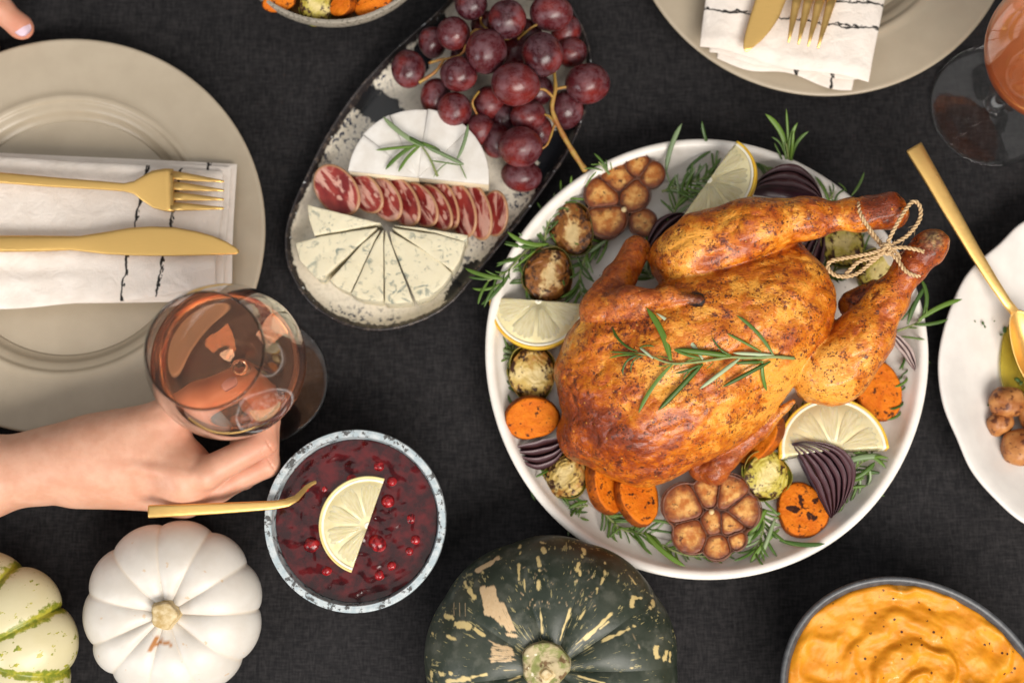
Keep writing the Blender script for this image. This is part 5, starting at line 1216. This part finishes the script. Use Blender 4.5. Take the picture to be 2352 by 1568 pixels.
# ------------------------------------------------------------------ brussels sprouts, cut in half
def m_sprout(name, c_core, c_face, c_brown, c_out, amt):
    g = G(name, .42, .3); x = g.xyz(); f = g.attr('face'); r = g.attr('rr')
    n = g.noise(1.5, 5, .65); n3 = g.noise(3.5, 4, .65)
    core = g.mr(g.math('ADD', g.math('ADD', g.math('ABSOLUTE', x[0]), g.math('MULTIPLY', g.math('ABSOLUTE', g.math('ADD', x[1], .15)), .38)), g.math('MULTIPLY', g.math('SUBTRACT', n, .5), 1.6)), .12, .62, 1, 0)
    fc = g.mix(g.math('MULTIPLY', core, .85), c_face, c_core)
    bw = g.mr(g.math('ADD', g.math('ADD', n, g.math('MULTIPLY', r, .28)), g.math('MULTIPLY', core, -.22)), amt, amt + .2)
    fc = g.mix(g.math('MULTIPLY', bw, .9), fc, c_brown)
    fc = g.mix(g.mr(g.math('ADD', n3, g.math('MULTIPLY', r, .22)), .64, .76), fc, (.045, .016, .006))
    out = g.mix(g.mr(n, .42, .66), c_out, c_brown)
    out = g.mix(g.mr(n3, .62, .74), out, (.03, .018, .006))
    g.col(g.mix(f, out, fc)); g.bump(g.math('ADD', n3, n), .5, .07); return g.m
MSB = m_sprout('charred_sprout', (.66, .50, .25), (.42, .20, .045), (.20, .065, .012), (.085, .075, .012), .50)
MSG = m_sprout('golden_sprout', (.60, .47, .22), (.48, .33, .09), (.34, .14, .025), (.20, .19, .025), .64)
MSY = m_sprout('yellow_green_sprout', (.62, .50, .22), (.44, .36, .06), (.30, .16, .02), (.19, .21, .025), .72)
def sprout_meshes(seed, mat):
    rs = random.Random(seed); V = []; fa = []; rr_ = []; na, nr, no = 72, 30, 14
    for i in range(na):
        t = 2 * math.pi * i / na; R0 = 1 + .05 * math.sin(3 * t + seed) + .05 * fbm((math.cos(t), math.sin(t), 0), 1.4, 2, seed); R0 *= (1 + .10 * max(0, -math.sin(t)) ** 6)
        for j in range(nr):
            q = j / (nr - 1); x, y = R0 * q * math.cos(t), R0 * q * math.sin(t)
            lay = (q * 4.2 + 1.5 * fbm((x, y, 0), 1.3, 2, seed) + .25 * math.cos(2 * t)) % 1.0
            h = .065 * (1 - lay) ** .7 * min(1, q * 2.2) * (1 - .6 * math.exp(-(x / .22) ** 2)) + .04 * fbm((x, y, 0), 3, 2, seed + 4) - .22 * q ** 4 + .05
            V.append((x, y, h)); fa.append(1 if q < .97 else .4); rr_.append(q)
        for j in range(1, no + 1):
            a = math.pi / 2 * j / no; q = math.cos(a)
            ld = 1 + .035 * math.sin(a * 9 + 3 * math.sin(2 * t + seed))
            V.append((R0 * (q ** .8) * ld * math.cos(t), R0 * (q ** .8) * ld * math.sin(t), -.2 - .75 * math.sin(a))); fa.append(0); rr_.append(1)
    body = mesh('cut_heart', V, grid_faces(na, nr + no, True), mat, attrs={'face': np.array(fa), 'rr': np.array(rr_)})
    # a loose outer leaf cupping the side
    V = []; nu, nv = 24, 10
    for sh in (0, 1):
        for i in range(nu):
            for j in range(nv):
                t = -1.15 + 2.3 * i / (nu - 1); a = -1.2 + (1.25 + .14 * math.cos(3 * t)) * j / (nv - 1)
                r = 1.07 + .05 * math.sin(4 * t) + .10 * max(0, a + .1) - .035 * sh + .03 * fbm((t, a, 0), 2, 2, seed)
                V.append((r * math.cos(a) ** .8 * math.cos(t), r * math.cos(a) ** .8 * math.sin(t), math.sin(a) * .82 - .1))
    F = grid_faces(nu, nv); F = F + [tuple(reversed([k + nu * nv for k in f])) for f in F]
    bd = [i * nv for i in range(nu)] + [(nu - 1) * nv + j for j in range(1, nv)] + [i * nv + nv - 1 for i in range(nu - 2, -1, -1)] + [j for j in range(nv - 2, 0, -1)]; n = nu * nv
    F += [(bd[q], bd[(q + 1) % len(bd)], bd[(q + 1) % len(bd)] + n, bd[q] + n) for q in range(len(bd))]
    leaf = mesh('outer_leaf', V, F, mat, attrs={'face': np.zeros(len(V)), 'rr': np.ones(len(V))})
    return body, leaf
SM = {(k, s): sprout_meshes(s * 7 + ord(k), m_) for k, m_ in (('b', MSB), ('g', MSG), ('y', MSY)) for s in (0, 1)}
def sprout(x, y, z, rx, ry, ang, tx, ty, kind, s, label):
    c = P(x, y, z); sc = pxcm(z); rot = (Matrix.Rotation(R(tx), 4, 'X') @ Matrix.Rotation(R(ty), 4, 'Y') @ Matrix.Rotation(R(ang), 4, 'Z')).to_euler()
    t = thing('brussels_sprout', label, 'sprout', c, rot, 'roasted brussels sprouts'); a, b = rx / sc, ry / sc
    me, lf = SM[(kind, s)]; t.scale = (a, b, (a + b) / 2)
    share(t, 'cut_heart', me)
    for k in range(3): share(t, 'outer_leaf', lf, (0, 0, -.04 * k), (0, 0, R(k * 125 + 40 * s + 20)), (1 + .02 * k, 1 + .02 * k, 1))
    return t
sprout(1312, 524, 2.6, 48, 58, 12, 4, -16, 'b', 0, 'browned brussels sprout left of the upper garlic head')
sprout(1260, 630, 2.7, 55, 60, -18, 8, 8, 'b', 1, 'most charred brussels sprout, just above the left lemon slice')
sprout(1222, 856, 2.4, 62, 50, 95, 10, 6, 'g', 0, 'golden brussels sprout between the left lemon slice and a sweet potato')
sprout(1302, 1090, 2.3, 46, 50, -35, -6, -12, 'g', 1, 'green edged brussels sprout below the dark onion at the lower left')
sprout(1765, 1092, 2.5, 55, 52, -45, 10, 14, 'y', 0, 'yellow green brussels sprout between the lower garlic and the lemon half')
sprout(1935, 556, 2.6, 56, 44, 100, 4, -8, 'y', 1, 'yellow brussels sprout under the upper drumstick bone')
sprout(2022, 620, 2.4, 48, 52, -30, -4, 10, 'y', 0, 'pale brussels sprout behind the twine bow')

# ------------------------------------------------------------------ sweet potato rounds
def m_sweet(name, c1, c2, burn, amt):
    g = G(name, .55, .14); n = g.noise(1.1, 5, .65); x = g.xyz()
    c = g.mix(g.mr(n, .3, .7), c1, c2)
    c = g.mix(g.mr(g.math('ADD', g.noise(1.25, 4, .6), g.math('MULTIPLY', g.attr('star'), g.mr(g.noise(2.2, 3), .35, .6, .08, .34))), amt, amt + .07), c, burn)
    c = g.mix(g.mr(g.noise(2.6, 3), .6, .67), c, (.10, .025, .006)); c = g.mix(g.mr(g.math('ADD', g.attr('edge'), g.math('MULTIPLY', g.math('SUBTRACT', n, .5), 2.0)), .4, 1.2), c, (.16, .035, .006))
    g.col(c); g.bump(g.math('ADD', g.noise(2.2, 5, .7), n), .8, .12); g.sss(.06, (1, .4, .1), .3); return g.m
MSW = m_sweet('roast_sweet_potato', (.52, .110, .004), (.66, .180, .008), (.040, .011, .005), .60)
def round_geo(seed, th=1.1, star=False):
    rs = random.Random(seed); na, V, st, eg = 64, [], [], []
    pf_ = [(0, -th / 2), (.7, -th / 2), (.93, -th * .44), (1.0, -th * .22), (1.01, th * .18), (.96, th * .42)] + [(q, th / 2) for q in np.linspace(.88, 0, 14)]
    for i in range(na):
        t = 2 * math.pi * i / na; k = 1 + .05 * math.sin(2 * t + seed) + .035 * math.sin(3 * t + seed * 2) + .03 * fbm((math.cos(t), math.sin(t), 0), 1.8, 2, seed)
        for r, z in pf_:
            x, y = r * k * math.cos(t), r * k * math.sin(t)
            V.append((x, y, z + .07 * fbm((x, y, z), 1.2, 3, seed)))
            s5 = 0
            if star and z > 0:
                for q in range(5):
                    a = 2 * math.pi * q / 5 + .5; u = x * math.cos(a) + y * math.sin(a); v = -x * math.sin(a) + y * math.cos(a)
                    if u > 0: s5 = max(s5, max(0, 1 - abs(v) / .22) * max(0, 1 - abs(u - .28) / .5))
            st.append(s5); eg.append(1 if r > .95 else 0)
    return np.array(V), grid_faces(na, len(pf_), True), np.array(st), np.array(eg)
def sweet(x, y, z, rx, ry, ang, tx, ty, seed, label, star=False, th=1.1):
    c = P(x, y, z); s = pxcm(z); V, F, st, eg = round_geo(seed, th, star); V = V * np.array([rx / s, ry / s, 1])
    o = part(None, 'sweet_potato_round', V, F, MSW, attrs={'star': st, 'edge': eg}); o.location = Vector(c) * CM
    o.rotation_euler = (Matrix.Rotation(R(tx), 4, 'X') @ Matrix.Rotation(R(ty), 4, 'Y') @ Matrix.Rotation(R(ang), 4, 'Z')).to_euler(); return tag(o, label, 'sweet potato', 'roasted sweet potato rounds')
sweet(1220, 958, 2.3, 61, 52, 0, 12, 6, 1, 'roasted sweet potato round at the left of the platter, above the dark onion')
sweet(1386, 1116, 2.4, 40, 72, 20, -4, 42, 2, 'left one of the leaning pair of sweet potato rounds at the lower left')
sweet(1462, 1142, 2.3, 50, 66, 8, -8, 24, 3, 'right one of the leaning pair of sweet potato rounds, beside the lower garlic')
sweet(1842, 1172, 1.7, 60, 60, 0, -6, -3, 4, 'round sweet potato slice with a dark star shaped mark at the lower right', True)
sweet(2016, 900, 1.9, 58, 66, 10, 4, 12, 5, 'sweet potato round partly hidden by the lower drumstick, at the right rim')
sweet(1745, 1005, 2.4, 45, 72, -38, 0, -40, 6, 'sweet potato round tucked under the lower wing beside the breast')

# ------------------------------------------------------------------ garlic heads cut across
def m_clove():
    g = G('roast_garlic_clove', .38, .3); n = g.noise(1.6, 4, .6); d = g.attr('edge')
    c = g.mix(g.mr(n, .3, .65), (.66, .37, .11), (.40, .12, .016)); c = g.mix(g.mr(g.math('ADD', d, g.math('MULTIPLY', g.math('SUBTRACT', g.noise(2.5, 4), .5), .7)), .42, .92), c, (.17, .038, .008)); c = g.mix(g.mr(g.noise(2.0, 5, .7), .56, .66), c, (.085, .026, .007)); g.col(c)
    g.bump(g.noise(2.5, 4), .45, .07); g.sss(.2, (1, .5, .2), .3); return g.m
MCL = m_clove(); MSKIN = m_plain('roast_garlic_skin', (.055, .014, .008), (.19, .075, .04), 1.1, .5, .4, .6, .07, 3.5); MCORE = m_plain('garlic_core', (.62, .44, .20), (.72, .58, .32), 2, .5)
def garlic(label, x, y, z, Rpx, cloves, core=None, dep=1.6):
    """cloves: (px, py, radius along, radius across, degrees to the head's middle is computed)"""
    c = P(x, y, z); s = pxcm(z); t = thing('garlic_head', label, 'garlic', (c[0], c[1], z - dep), group='roasted garlic heads')
    Q = np.array([P(a, b, z)[:2] - c[:2] for a, b, *_ in cloves]); RR = np.array([[q[2] / s, q[3] / s] for q in cloves])
    # papery skin: a cup lobed round the cloves
    na, V = 90, []
    for i in range(na):
        a = 2 * math.pi * i / na; dv = np.array([math.cos(a), math.sin(a)]); ext = max((float(q @ dv) + float(r.max()) * 1.0 * math.sqrt(max(0, 1 - (float(q @ np.array([-dv[1], dv[0]])) / (r.max() * 1.25)) ** 2)) for q, r in zip(Q, RR) if abs(float(q @ np.array([-dv[1], dv[0]]))) < r.max() * 1.25), default=.5)
        ext = max(ext, .5) + .08
        for f, zz in ((0, 0), (.45, .0), (.78, dep * .25), (.95, dep * .6), (1.0, dep * .92), (1.0, dep * 1.04), (.96, dep * 1.05), (.93, dep * .9), (.6, dep * .8), (0, dep * .78)):
            V.append((ext * f * dv[0], ext * f * dv[1], zz + (.09 * fbm((dv[0], dv[1], zz), 2, 2, x) if f > .9 else 0)))
    part(t, 'skin', V, grid_faces(na, 10, True), MSKIN)
    for k, (q, r) in enumerate(zip(Q, RR)):
        n = 40; poly = []
        for i in range(n):
            a = 2 * math.pi * i / n; dv = np.array([math.cos(a), math.sin(a)]); t_ = r.max() * 1.12 * (1 + .05 * fbm((dv[0], dv[1], 0), 1.5, 2, k + x))
            for j, (q2, r2) in enumerate(zip(Q, RR)):
                if j == k: continue
                dl = q2 - q; pr_ = float(dl @ dv)
                if pr_ > 1e-3: t_ = min(t_, r.mean() / (r.mean() + r2.mean()) * float(dl @ dl) / pr_)
            poly.append(dv * max(t_ - .05, .12))
        poly = np.array(poly)
        for _ in range(3): poly = (poly * 2 + np.roll(poly, 1, 0) + np.roll(poly, -1, 0)) / 4
        Vp, Fp = prism(poly, dep * .35, dep * (1.0 + .05 * math.sin(k * 2.3)), .07, .04, 5); rr = np.linalg.norm(Vp[:, :2], axis=1); ed = rr / (np.interp(np.arctan2(Vp[:, 1], Vp[:, 0]), *(lambda A, B: (np.sort(A), B[np.argsort(A)]))(np.arctan2(poly[:, 1], poly[:, 0]), np.linalg.norm(poly, axis=1)), period=2 * math.pi) + 1e-6)
        Vp[:, 2] += .05 * vnoise(Vp, 1.4, 2, k) * (Vp[:, 2] > dep)
        Vc, Fc = Vp + np.array([q[0], q[1], 0]), Fp; part(t, 'clove', Vc, Fc, MCL, attrs={'edge': ed})
        Vr, Fr = tube(np.array([[p[0] * 1.05 + q[0], p[1] * 1.05 + q[1], dep * 1.0 + .03 * math.sin(5 * i_)] for i_, p in enumerate(np.vstack([poly, poly[:1]]))]), .04, 5, False); part(t, 'clove_skin', Vr, Fr, MSKIN)
    if core:
        p = P(*core, z)[:2] - c[:2]; V, F = blob((.22, .22, .3), 5, .1, .5, 14, 9); part(t, 'core', V + np.array([p[0], p[1], dep * .98]), F, MCORE)
    return t
garlic('upper garlic head cut open, beside the browned sprout', 1416, 446, 2.7, 75, [(1418, 411, 40, 33), (1387, 447, 42, 34), (1453, 447, 38, 28), (1393, 503, 42, 36)], (1433, 482))
garlic('two small open garlic cloves at the top right of the upper garlic head', 1482, 390, 2.8, 45, [(1466, 379, 27, 24), (1497, 400, 29, 26)])
garlic('single small dark garlic clove right of the upper garlic head', 1477, 510, 2.6, 38, [(1477, 510, 30, 28)])
garlic('lower garlic head cut open, below the lower wing', 1632, 1188, 2.7, 100, [(1570, 1160, 46, 38), (1588, 1228, 40, 36), (1628, 1130, 36, 26), (1676, 1137, 44, 27), (1702, 1172, 42, 28), (1678, 1203, 38, 27), (1638, 1203, 36, 20), (1648, 1252, 32, 27), (1692, 1240, 22, 20)], (1634, 1175))

# ------------------------------------------------------------------ red onion
def m_onion(name, a, b, edge):
    g = G(name, .35, .5); x = g.xyz(); n = g.noise(1.2, 4)
    st = g.noise(2.5, 3, .6, g.attr_vec('uv3')); c = g.mix(g.mr(g.math('ADD', n, g.math('MULTIPLY', st, .5)), .5, 1.0), a, b); c = g.mix(g.math('MULTIPLY', g.attr('edge'), .8), c, edge); g.col(c); g.bump(st, .4, .05); return g.m
MON = m_onion('dark_red_onion', (.015, .005, .010), (.048, .013, .026), (.085, .036, .042)); MON2 = m_onion('pale_red_onion', (.30, .20, .21), (.10, .025, .05), (.50, .40, .36))
def onion(label, p, q, z, bulges, dep, mat, th=.16, tilt=(0, 0), arc=1.0):
    """layers between end points p and q of the photo; every layer bulges further to the left of p->q"""
    A, B = P(*p, z), P(*q, z); c = (A + B) / 2; d = (B - A)[:2]; L = np.linalg.norm(d); a0 = math.atan2(d[1], d[0])
    t = thing('red_onion_wedge', label, 'onion', (c[0], c[1], z - dep * .5), (Matrix.Rotation(a0, 4, 'Z') @ Matrix.Rotation(R(tilt[0]), 4, 'X') @ Matrix.Rotation(R(tilt[1]), 4, 'Y')).to_euler(), 'red onion wedges')
    for k, bl in enumerate(bulges):
        nu, nv = 30, 10; V = []; eg = []; uv = []; mm = 1 - .07 * (len(bulges) - k) * 0
        for sh in (0, 1):
            for i in range(nu):
                s = i / (nu - 1); x = (s - .5) * L * mm; w = math.sin(math.pi * s) ** .62
                for j in range(nv):
                    f = j / (nv - 1); ph = f * math.pi / 2 * arc     # from the cut face round and down
                    y = (bl - th * sh * w) * w * math.cos(ph) + .05 * fbm((x, k, f), .9, 2, k); zz = dep * .5 - (abs(bl) * .85 + .25) * w * math.sin(ph) * .8 + .06 * fbm((x, k * 3, 0), 1.1, 2, 3)
                    V.append((x, y, max(zz, -dep * .7))); eg.append(1 if j == 0 else 0); uv.append((s * 1.0, k * 2 + f * 6, 0))
        n = nu * nv; F = grid_faces(nu, nv); F = F + [tuple(reversed([r + n for r in f])) for f in F]
        F += [(i * nv, (i + 1) * nv, (i + 1) * nv + n, i * nv + n) for i in range(nu - 1)] + [(i * nv + nv - 1, (i + 1) * nv + nv - 1, (i + 1) * nv + nv - 1 + n, i * nv + nv - 1 + n) for i in range(nu - 1)]
        part(t, 'layer', V, F, mat, attrs={'edge': np.array(eg), 'uv3': np.array(uv)})
    return t
onion('dark onion wedge with open layers in front of the lemon half', (1912, 1188), (1822, 1016), 3.3, [-.1, -.6, -1.1, -1.6, -2.1, -2.55, -2.9], 2.0, MON, .36, (-6, 0))
onion('dark purple onion wedge at the top of the platter, behind the drumstick', (1724, 436), (1892, 462), 3.5, [1.5, 2.0, 2.6], 2.6, MON, .5, (14, 0))
onion('blackened onion wedge under the left sweet potato round', (1172, 1036), (1306, 1008), 2.6, [.2, -.4, -1.0, -1.5], 2.0, MON, .4, (-8, 0))
onion('pale onion strips at the right rim beside the lower drumstick', (2040, 760), (2104, 850), 3.0, [.15, .45, .75], 1.2, MON2, .2, (10, 0))
onion('dark onion piece in the shade left of the upper drumstick', (1490, 580), (1575, 490), 2.8, [-.6, .1, .8, 1.3], 1.5, MON, .3, (10, 0))
onion('dark onion piece between the upper drumstick and the yellow sprout', (1850, 640), (1885, 530), 2.6, [-.5, .1, .7, 1.1], 1.4, MON, .25, (10, 0))

# ------------------------------------------------------------------ vegetables in the bowl at the top edge
c0 = P(765, -189, 5.0)
V, F = lathe(smooth_prof([(7.3, 3.6), (6.6, 3.35), (4, 3.0), (0, 2.9)], 14), 80); o = part(None, 'vegetable_bed', V + .25 * np.c_[np.zeros(len(V)), np.zeros(len(V)), vnoise(V, .7, 2, 4)], F, m_plain('cooked_vegetable_mash', (.07, .035, .01), (.2, .09, .02), 1.2, .5)); o.location = (c0[0] * CM, c0[1] * CM, 0); tag(o, 'layer of dark roast vegetables low in the grey bowl at the top edge', 'vegetables'); o['kind'] = 'stuff'
for k, (x, y, rx, ry, ang, tx, ty, lab) in enumerate([(640, 2, 42, 26, 10, 24, 10, 'orange sweet potato chunk leftmost in the bowl at the top edge'), (790, 12, 34, 24, 30, 20, -25, 'orange sweet potato chunk right of the sprout in the bowl at the top edge'), (862, 8, 52, 26, 22, 24, -16, 'orange sweet potato chunk rightmost in the bowl at the top edge'), (700, -45, 50, 45, 0, 10, 10, 'orange sweet potato chunk behind the sprout in the bowl at the top edge')]):
    sweet(x, y, 4.3, rx, ry, ang, tx, ty, 11 + k, lab, False, 1.2)
sprout(728, 14, 4.6, 44, 36, 60, 24, 8, 'y', 1, 'green brussels sprout in the grey bowl at the top edge')

# ------------------------------------------------------------------ hands
def m_skinh():
    g = G('skin', .45, .4); n = g.noise(.7, 4)
    c = g.mix(g.mr(n, .3, .7), (.56, .285, .185), (.64, .36, .25)); c = g.mix(g.math('MULTIPLY', g.attr('pink'), .75), c, (.62, .22, .14)); c = g.mix(g.math('MULTIPLY', g.mr(g.noise(6, 2), .6, .72), .12), c, (.45, .20, .13)); g.col(c)
    g.bump(g.math('ADD', g.noise(9, 3), g.voro(14)), .16, .03); g.sss(.35, (1, .35, .2), .5); return g.m
MH = m_skinh(); MNAIL = G('painted_nail', .12, .5, (.74, .55, .64)).m
def ellat(x, y, z, r, deg, tx=0):
    c_ = P(x, y, z); a = R(deg); M = np.array(Matrix.Rotation(a, 3, 'Z') @ Matrix.Rotation(R(tx), 3, 'X')); return lambda p: sd_ell(p, c_, r, M)
arm = [k3((-330, 1112, 4.6), (-60, 1098, 4.6), 3.1, 2.62), k3((-60, 1098, 4.6), (120, 1068, 4.4), 2.62, 2.22), k3((120, 1068, 4.4), (225, 1052, 4.6), 2.2, 2.12)]
palm = [k3((200, 1052, 4.7), (430, 1072, 5.0), 2.15, 1.65), k3((230, 1085, 4.0), (440, 1118, 3.8), 1.7, 1.35), k3((240, 1020, 4.8), (370, 1000, 5.2), 1.7, 1.55), k3((230, 1095, 3.2), (420, 1130, 2.7), 1.4, 1.15)]
thumb = [k3((290, 1000, 5.2), (380, 955, 5.8), 1.55, 1.15), k3((380, 955, 5.8), (480, 905, 6.6), 1.12, .92), k3((480, 905, 6.6), (552, 872, 7.0), .9, .72)]
index = [k3((430, 1095, 5.9), (475, 1085, 6.1), 1.25, 1.12), k3((475, 1085, 6.1), (606, 1017, 6.2), 1.10, .92), k3((606, 1017, 6.2), (612, 935, 6.4), .90, .76), k3((612, 935, 6.4), (572, 868, 6.5), .74, .6)]
middle = [k3((440, 1128, 4.6), (500, 1118, 4.6), 1.2, 1.08), k3((500, 1118, 4.6), (612, 1066, 4.4), 1.05, .9), k3((612, 1066, 4.4), (618, 965, 4.7), .88, .74), k3((618, 965, 4.7), (570, 885, 4.8), .72, .58)]
ring = [k3((420, 1130, 3.2), (560, 1095, 2.8), 1.05, .85), k3((560, 1095, 2.8), (590, 1000, 3.0), .82, .7), k3((590, 1000, 3.0), (555, 910, 3.0), .68, .55)]
pinky = [k3((400, 1120, 2.4), (520, 1100, 1.6), .9, .72), k3((520, 1100, 1.6), (550, 1020, 1.6), .7, .6), k3((550, 1020, 1.6), (535, 940, 1.6), .58, .48)]
def hand_f(p):
    base = sm_all([f(p) for f in arm + palm], 2.2)
    d = smin(base, sm_all([f(p) for f in thumb], .5), 1.5)
    for fs, k in ((index, .55), (middle, .55), (ring, .6), (pinky, .6)):
        fd = sm_all([f(p) for f in fs], .32)
        d = smin(d, fd, (.17 + 1.7 / (1 + np.exp((p[..., 0] - KX) / .45))).astype(np.float32))
    # knuckle, tendon and wrist relief
    d = smin(d, np.linalg.norm(p - P(452, 1132, 5.4), axis=-1) - .62, .9)
    d = smin(d, np.linalg.norm(p - P(470, 1095, 6.7), axis=-1) - .45, .9)
    d = smin(d, np.linalg.norm(p - P(165, 1128, 4.4), axis=-1) - .6, 1.2)
    for a_, b_ in (((250, 1062, 6.55), (440, 1092, 7.0)), ((260, 1090, 5.6), (448, 1124, 5.75)), ((250, 1000, 6.4), (370, 968, 6.75))):
        d = smin(d, sd_cap(p, P(*a_), P(*b_), .22, .26), .55)
    # skin folds where the fingers bend and between thumb and palm
    for x_, y_, z_, r_ in ((622, 1030, 7.0, .13), (612, 1052, 7.05, .10), (600, 1046, 7.0, .09), (626, 1072, 5.2, .11)):
        d = d + .05 * np.exp(-(np.abs((p - P(x_, y_, z_)) @ np.array([.86, .5, 0], np.float32)) / .07) ** 2) * np.exp(-(np.linalg.norm(p - P(x_, y_, z_), axis=-1) / .7) ** 2)
    return d
KX = P(462, 1090, 5)[0]
H0, H1 = P(-300, 1230, 0), P(680, 850, 9)
V, F = nets(hand_f, [H0[0], P(300, 1235, 4)[1], .35], [P(660, 1000, 5)[0], P(300, 830, 6)[1], 8.6], .13)
N = grad(hand_f, V); hO = P(300, 1070, 0); hO[2] = 0
def nearp(x, y, z, r): return np.exp(-(np.linalg.norm(V - P(x, y, z), axis=1) / r) ** 2)
pink = np.clip(.7 * nearp(600, 1030, 6, 1.6) + .6 * nearp(460, 1135, 5, 1.3) + .55 * nearp(420, 960, 6, 1.6) + .6 * nearp(610, 950, 6, 1.6) + .5 * nearp(430, 1040, 5, 1.2) + .35 * nearp(520, 1090, 6, 1.5) + .25 * nearp(350, 1100, 5, 2), 0, 1)
hd = thing('person', 'hand and bare forearm from the left holding the wine glass stem', 'person', hO)
part(hd, 'body', V, F, MH, world=True, normals=N, attrs={'pink': pink})
def nail(parent, ctr, dirv, upv, L, W, world=True):
    dirv = dirv / np.linalg.norm(dirv); upv = upv - dirv * (upv @ dirv); upv /= np.linalg.norm(upv); s = np.cross(dirv, upv); Vn = []; nu, nv = 12, 10
    for sh in (0, 1):
        for i in range(nu):
            for j in range(nv):
                u = i / (nu - 1) * 2 - 1; v = j / (nv - 1) * 2 - 1; wv = W * (1 - .28 * max(0, u) ** 3 - .12 * max(0, -u) ** 3) * (1 - .55 * max(0, abs(u) - .75) / .25 * .6)
                Vn.append(ctr + dirv * L * u * (1 - .12 * v * v) + s * wv * v + upv * (-.22 * W * v * v * 1.6 - .05 * u * u - .045 * sh))
    F = grid_faces(nu, nv); n = nu * nv; F = F + [tuple(reversed([k + n for k in f])) for f in F]
    bd = [i * nv for i in range(nu)] + [(nu - 1) * nv + j for j in range(1, nv)] + [i * nv + nv - 1 for i in range(nu - 2, -1, -1)] + [j for j in range(nv - 2, 0, -1)]
    F += [(bd[q], bd[(q + 1) % len(bd)], bd[(q + 1) % len(bd)] + n, bd[q] + n) for q in range(len(bd))]
    return part(parent, 'nail', Vn, F, MNAIL, world=True)
nail(hd, P(536, 878, 7.75), P(552, 872, 7.2) - P(480, 905, 6.9), np.array([0, .2, 1.0]), .55, .42)
# second hand: thumb at the rim of the left plate, the rest beyond the frame
t2 = [k3((-190, -60, 4.6), (-75, -35, 4.2), 1.5, 1.15), k3((-75, -35, 4.2), (-5, 18, 3.6), 1.1, 1.0), k3((-5, 18, 3.6), (44, 60, 3.0), 1.0, .84), ellat(48, 62, 2.95, (1.0, .84, .62), -40)]
p2 = [k3((-420, -140, 5), (-250, -70, 4.5), 2.4, 2.1), k3((-250, -70, 4.5), (-150, 40, 3.6), 2.0, 1.4), k3((-700, -200, 5), (-420, -140, 5), 3.0, 2.4)]
f2 = [[k3((-170, 20, 3.2), (-60, 75, 1.7), .95, .8), k3((-60, 75, 1.7), (-20, 110, 1.0), .78, .6)], [k3((-180, 60, 2.6), (-80, 115, 1.3), .9, .75), k3((-80, 115, 1.3), (-45, 150, .9), .72, .56)], [k3((-195, 90, 2.2), (-120, 150, 1.2), .85, .7), k3((-120, 150, 1.2), (-85, 185, .85), .68, .52)], [k3((-215, 110, 2.0), (-160, 170, 1.1), .75, .6), k3((-160, 170, 1.1), (-130, 200, .8), .58, .46)]]
def hand2(p):
    d = smin(sm_all([f(p) for f in p2], 1.5), sm_all([f(p) for f in t2], .45), .9)
    for fs in f2: d = smin(d, sm_all([f(p) for f in fs], .3) + 0, .2)
    return d
lo2 = np.array([P(-560, 0, 4)[0], P(0, 235, 1)[1], .35]); hi2 = np.array([P(110, 0, 3)[0], P(0, -260, 5)[1], 8.0])
V, F = nets(hand2, lo2, hi2, .14); N = grad(hand2, V); hd2 = thing('person', 'thumb tip with pale pink nail at the top left corner by the plate', 'person', (P(-150, 0, 0)[0], P(0, 0, 0)[1], 0))
part(hd2, 'body', V, F, MH, world=True, normals=N, attrs={'pink': np.clip(.8 * np.exp(-(np.linalg.norm(V - P(60, 75, 3), axis=1) / 1.3) ** 2) + .25, 0, 1)})
nail(hd2, P(45, 58, 3.70), P(70, 84, 3.05) - P(20, 36, 3.3), np.array([.25, -.05, 1.0]), .86, .62)
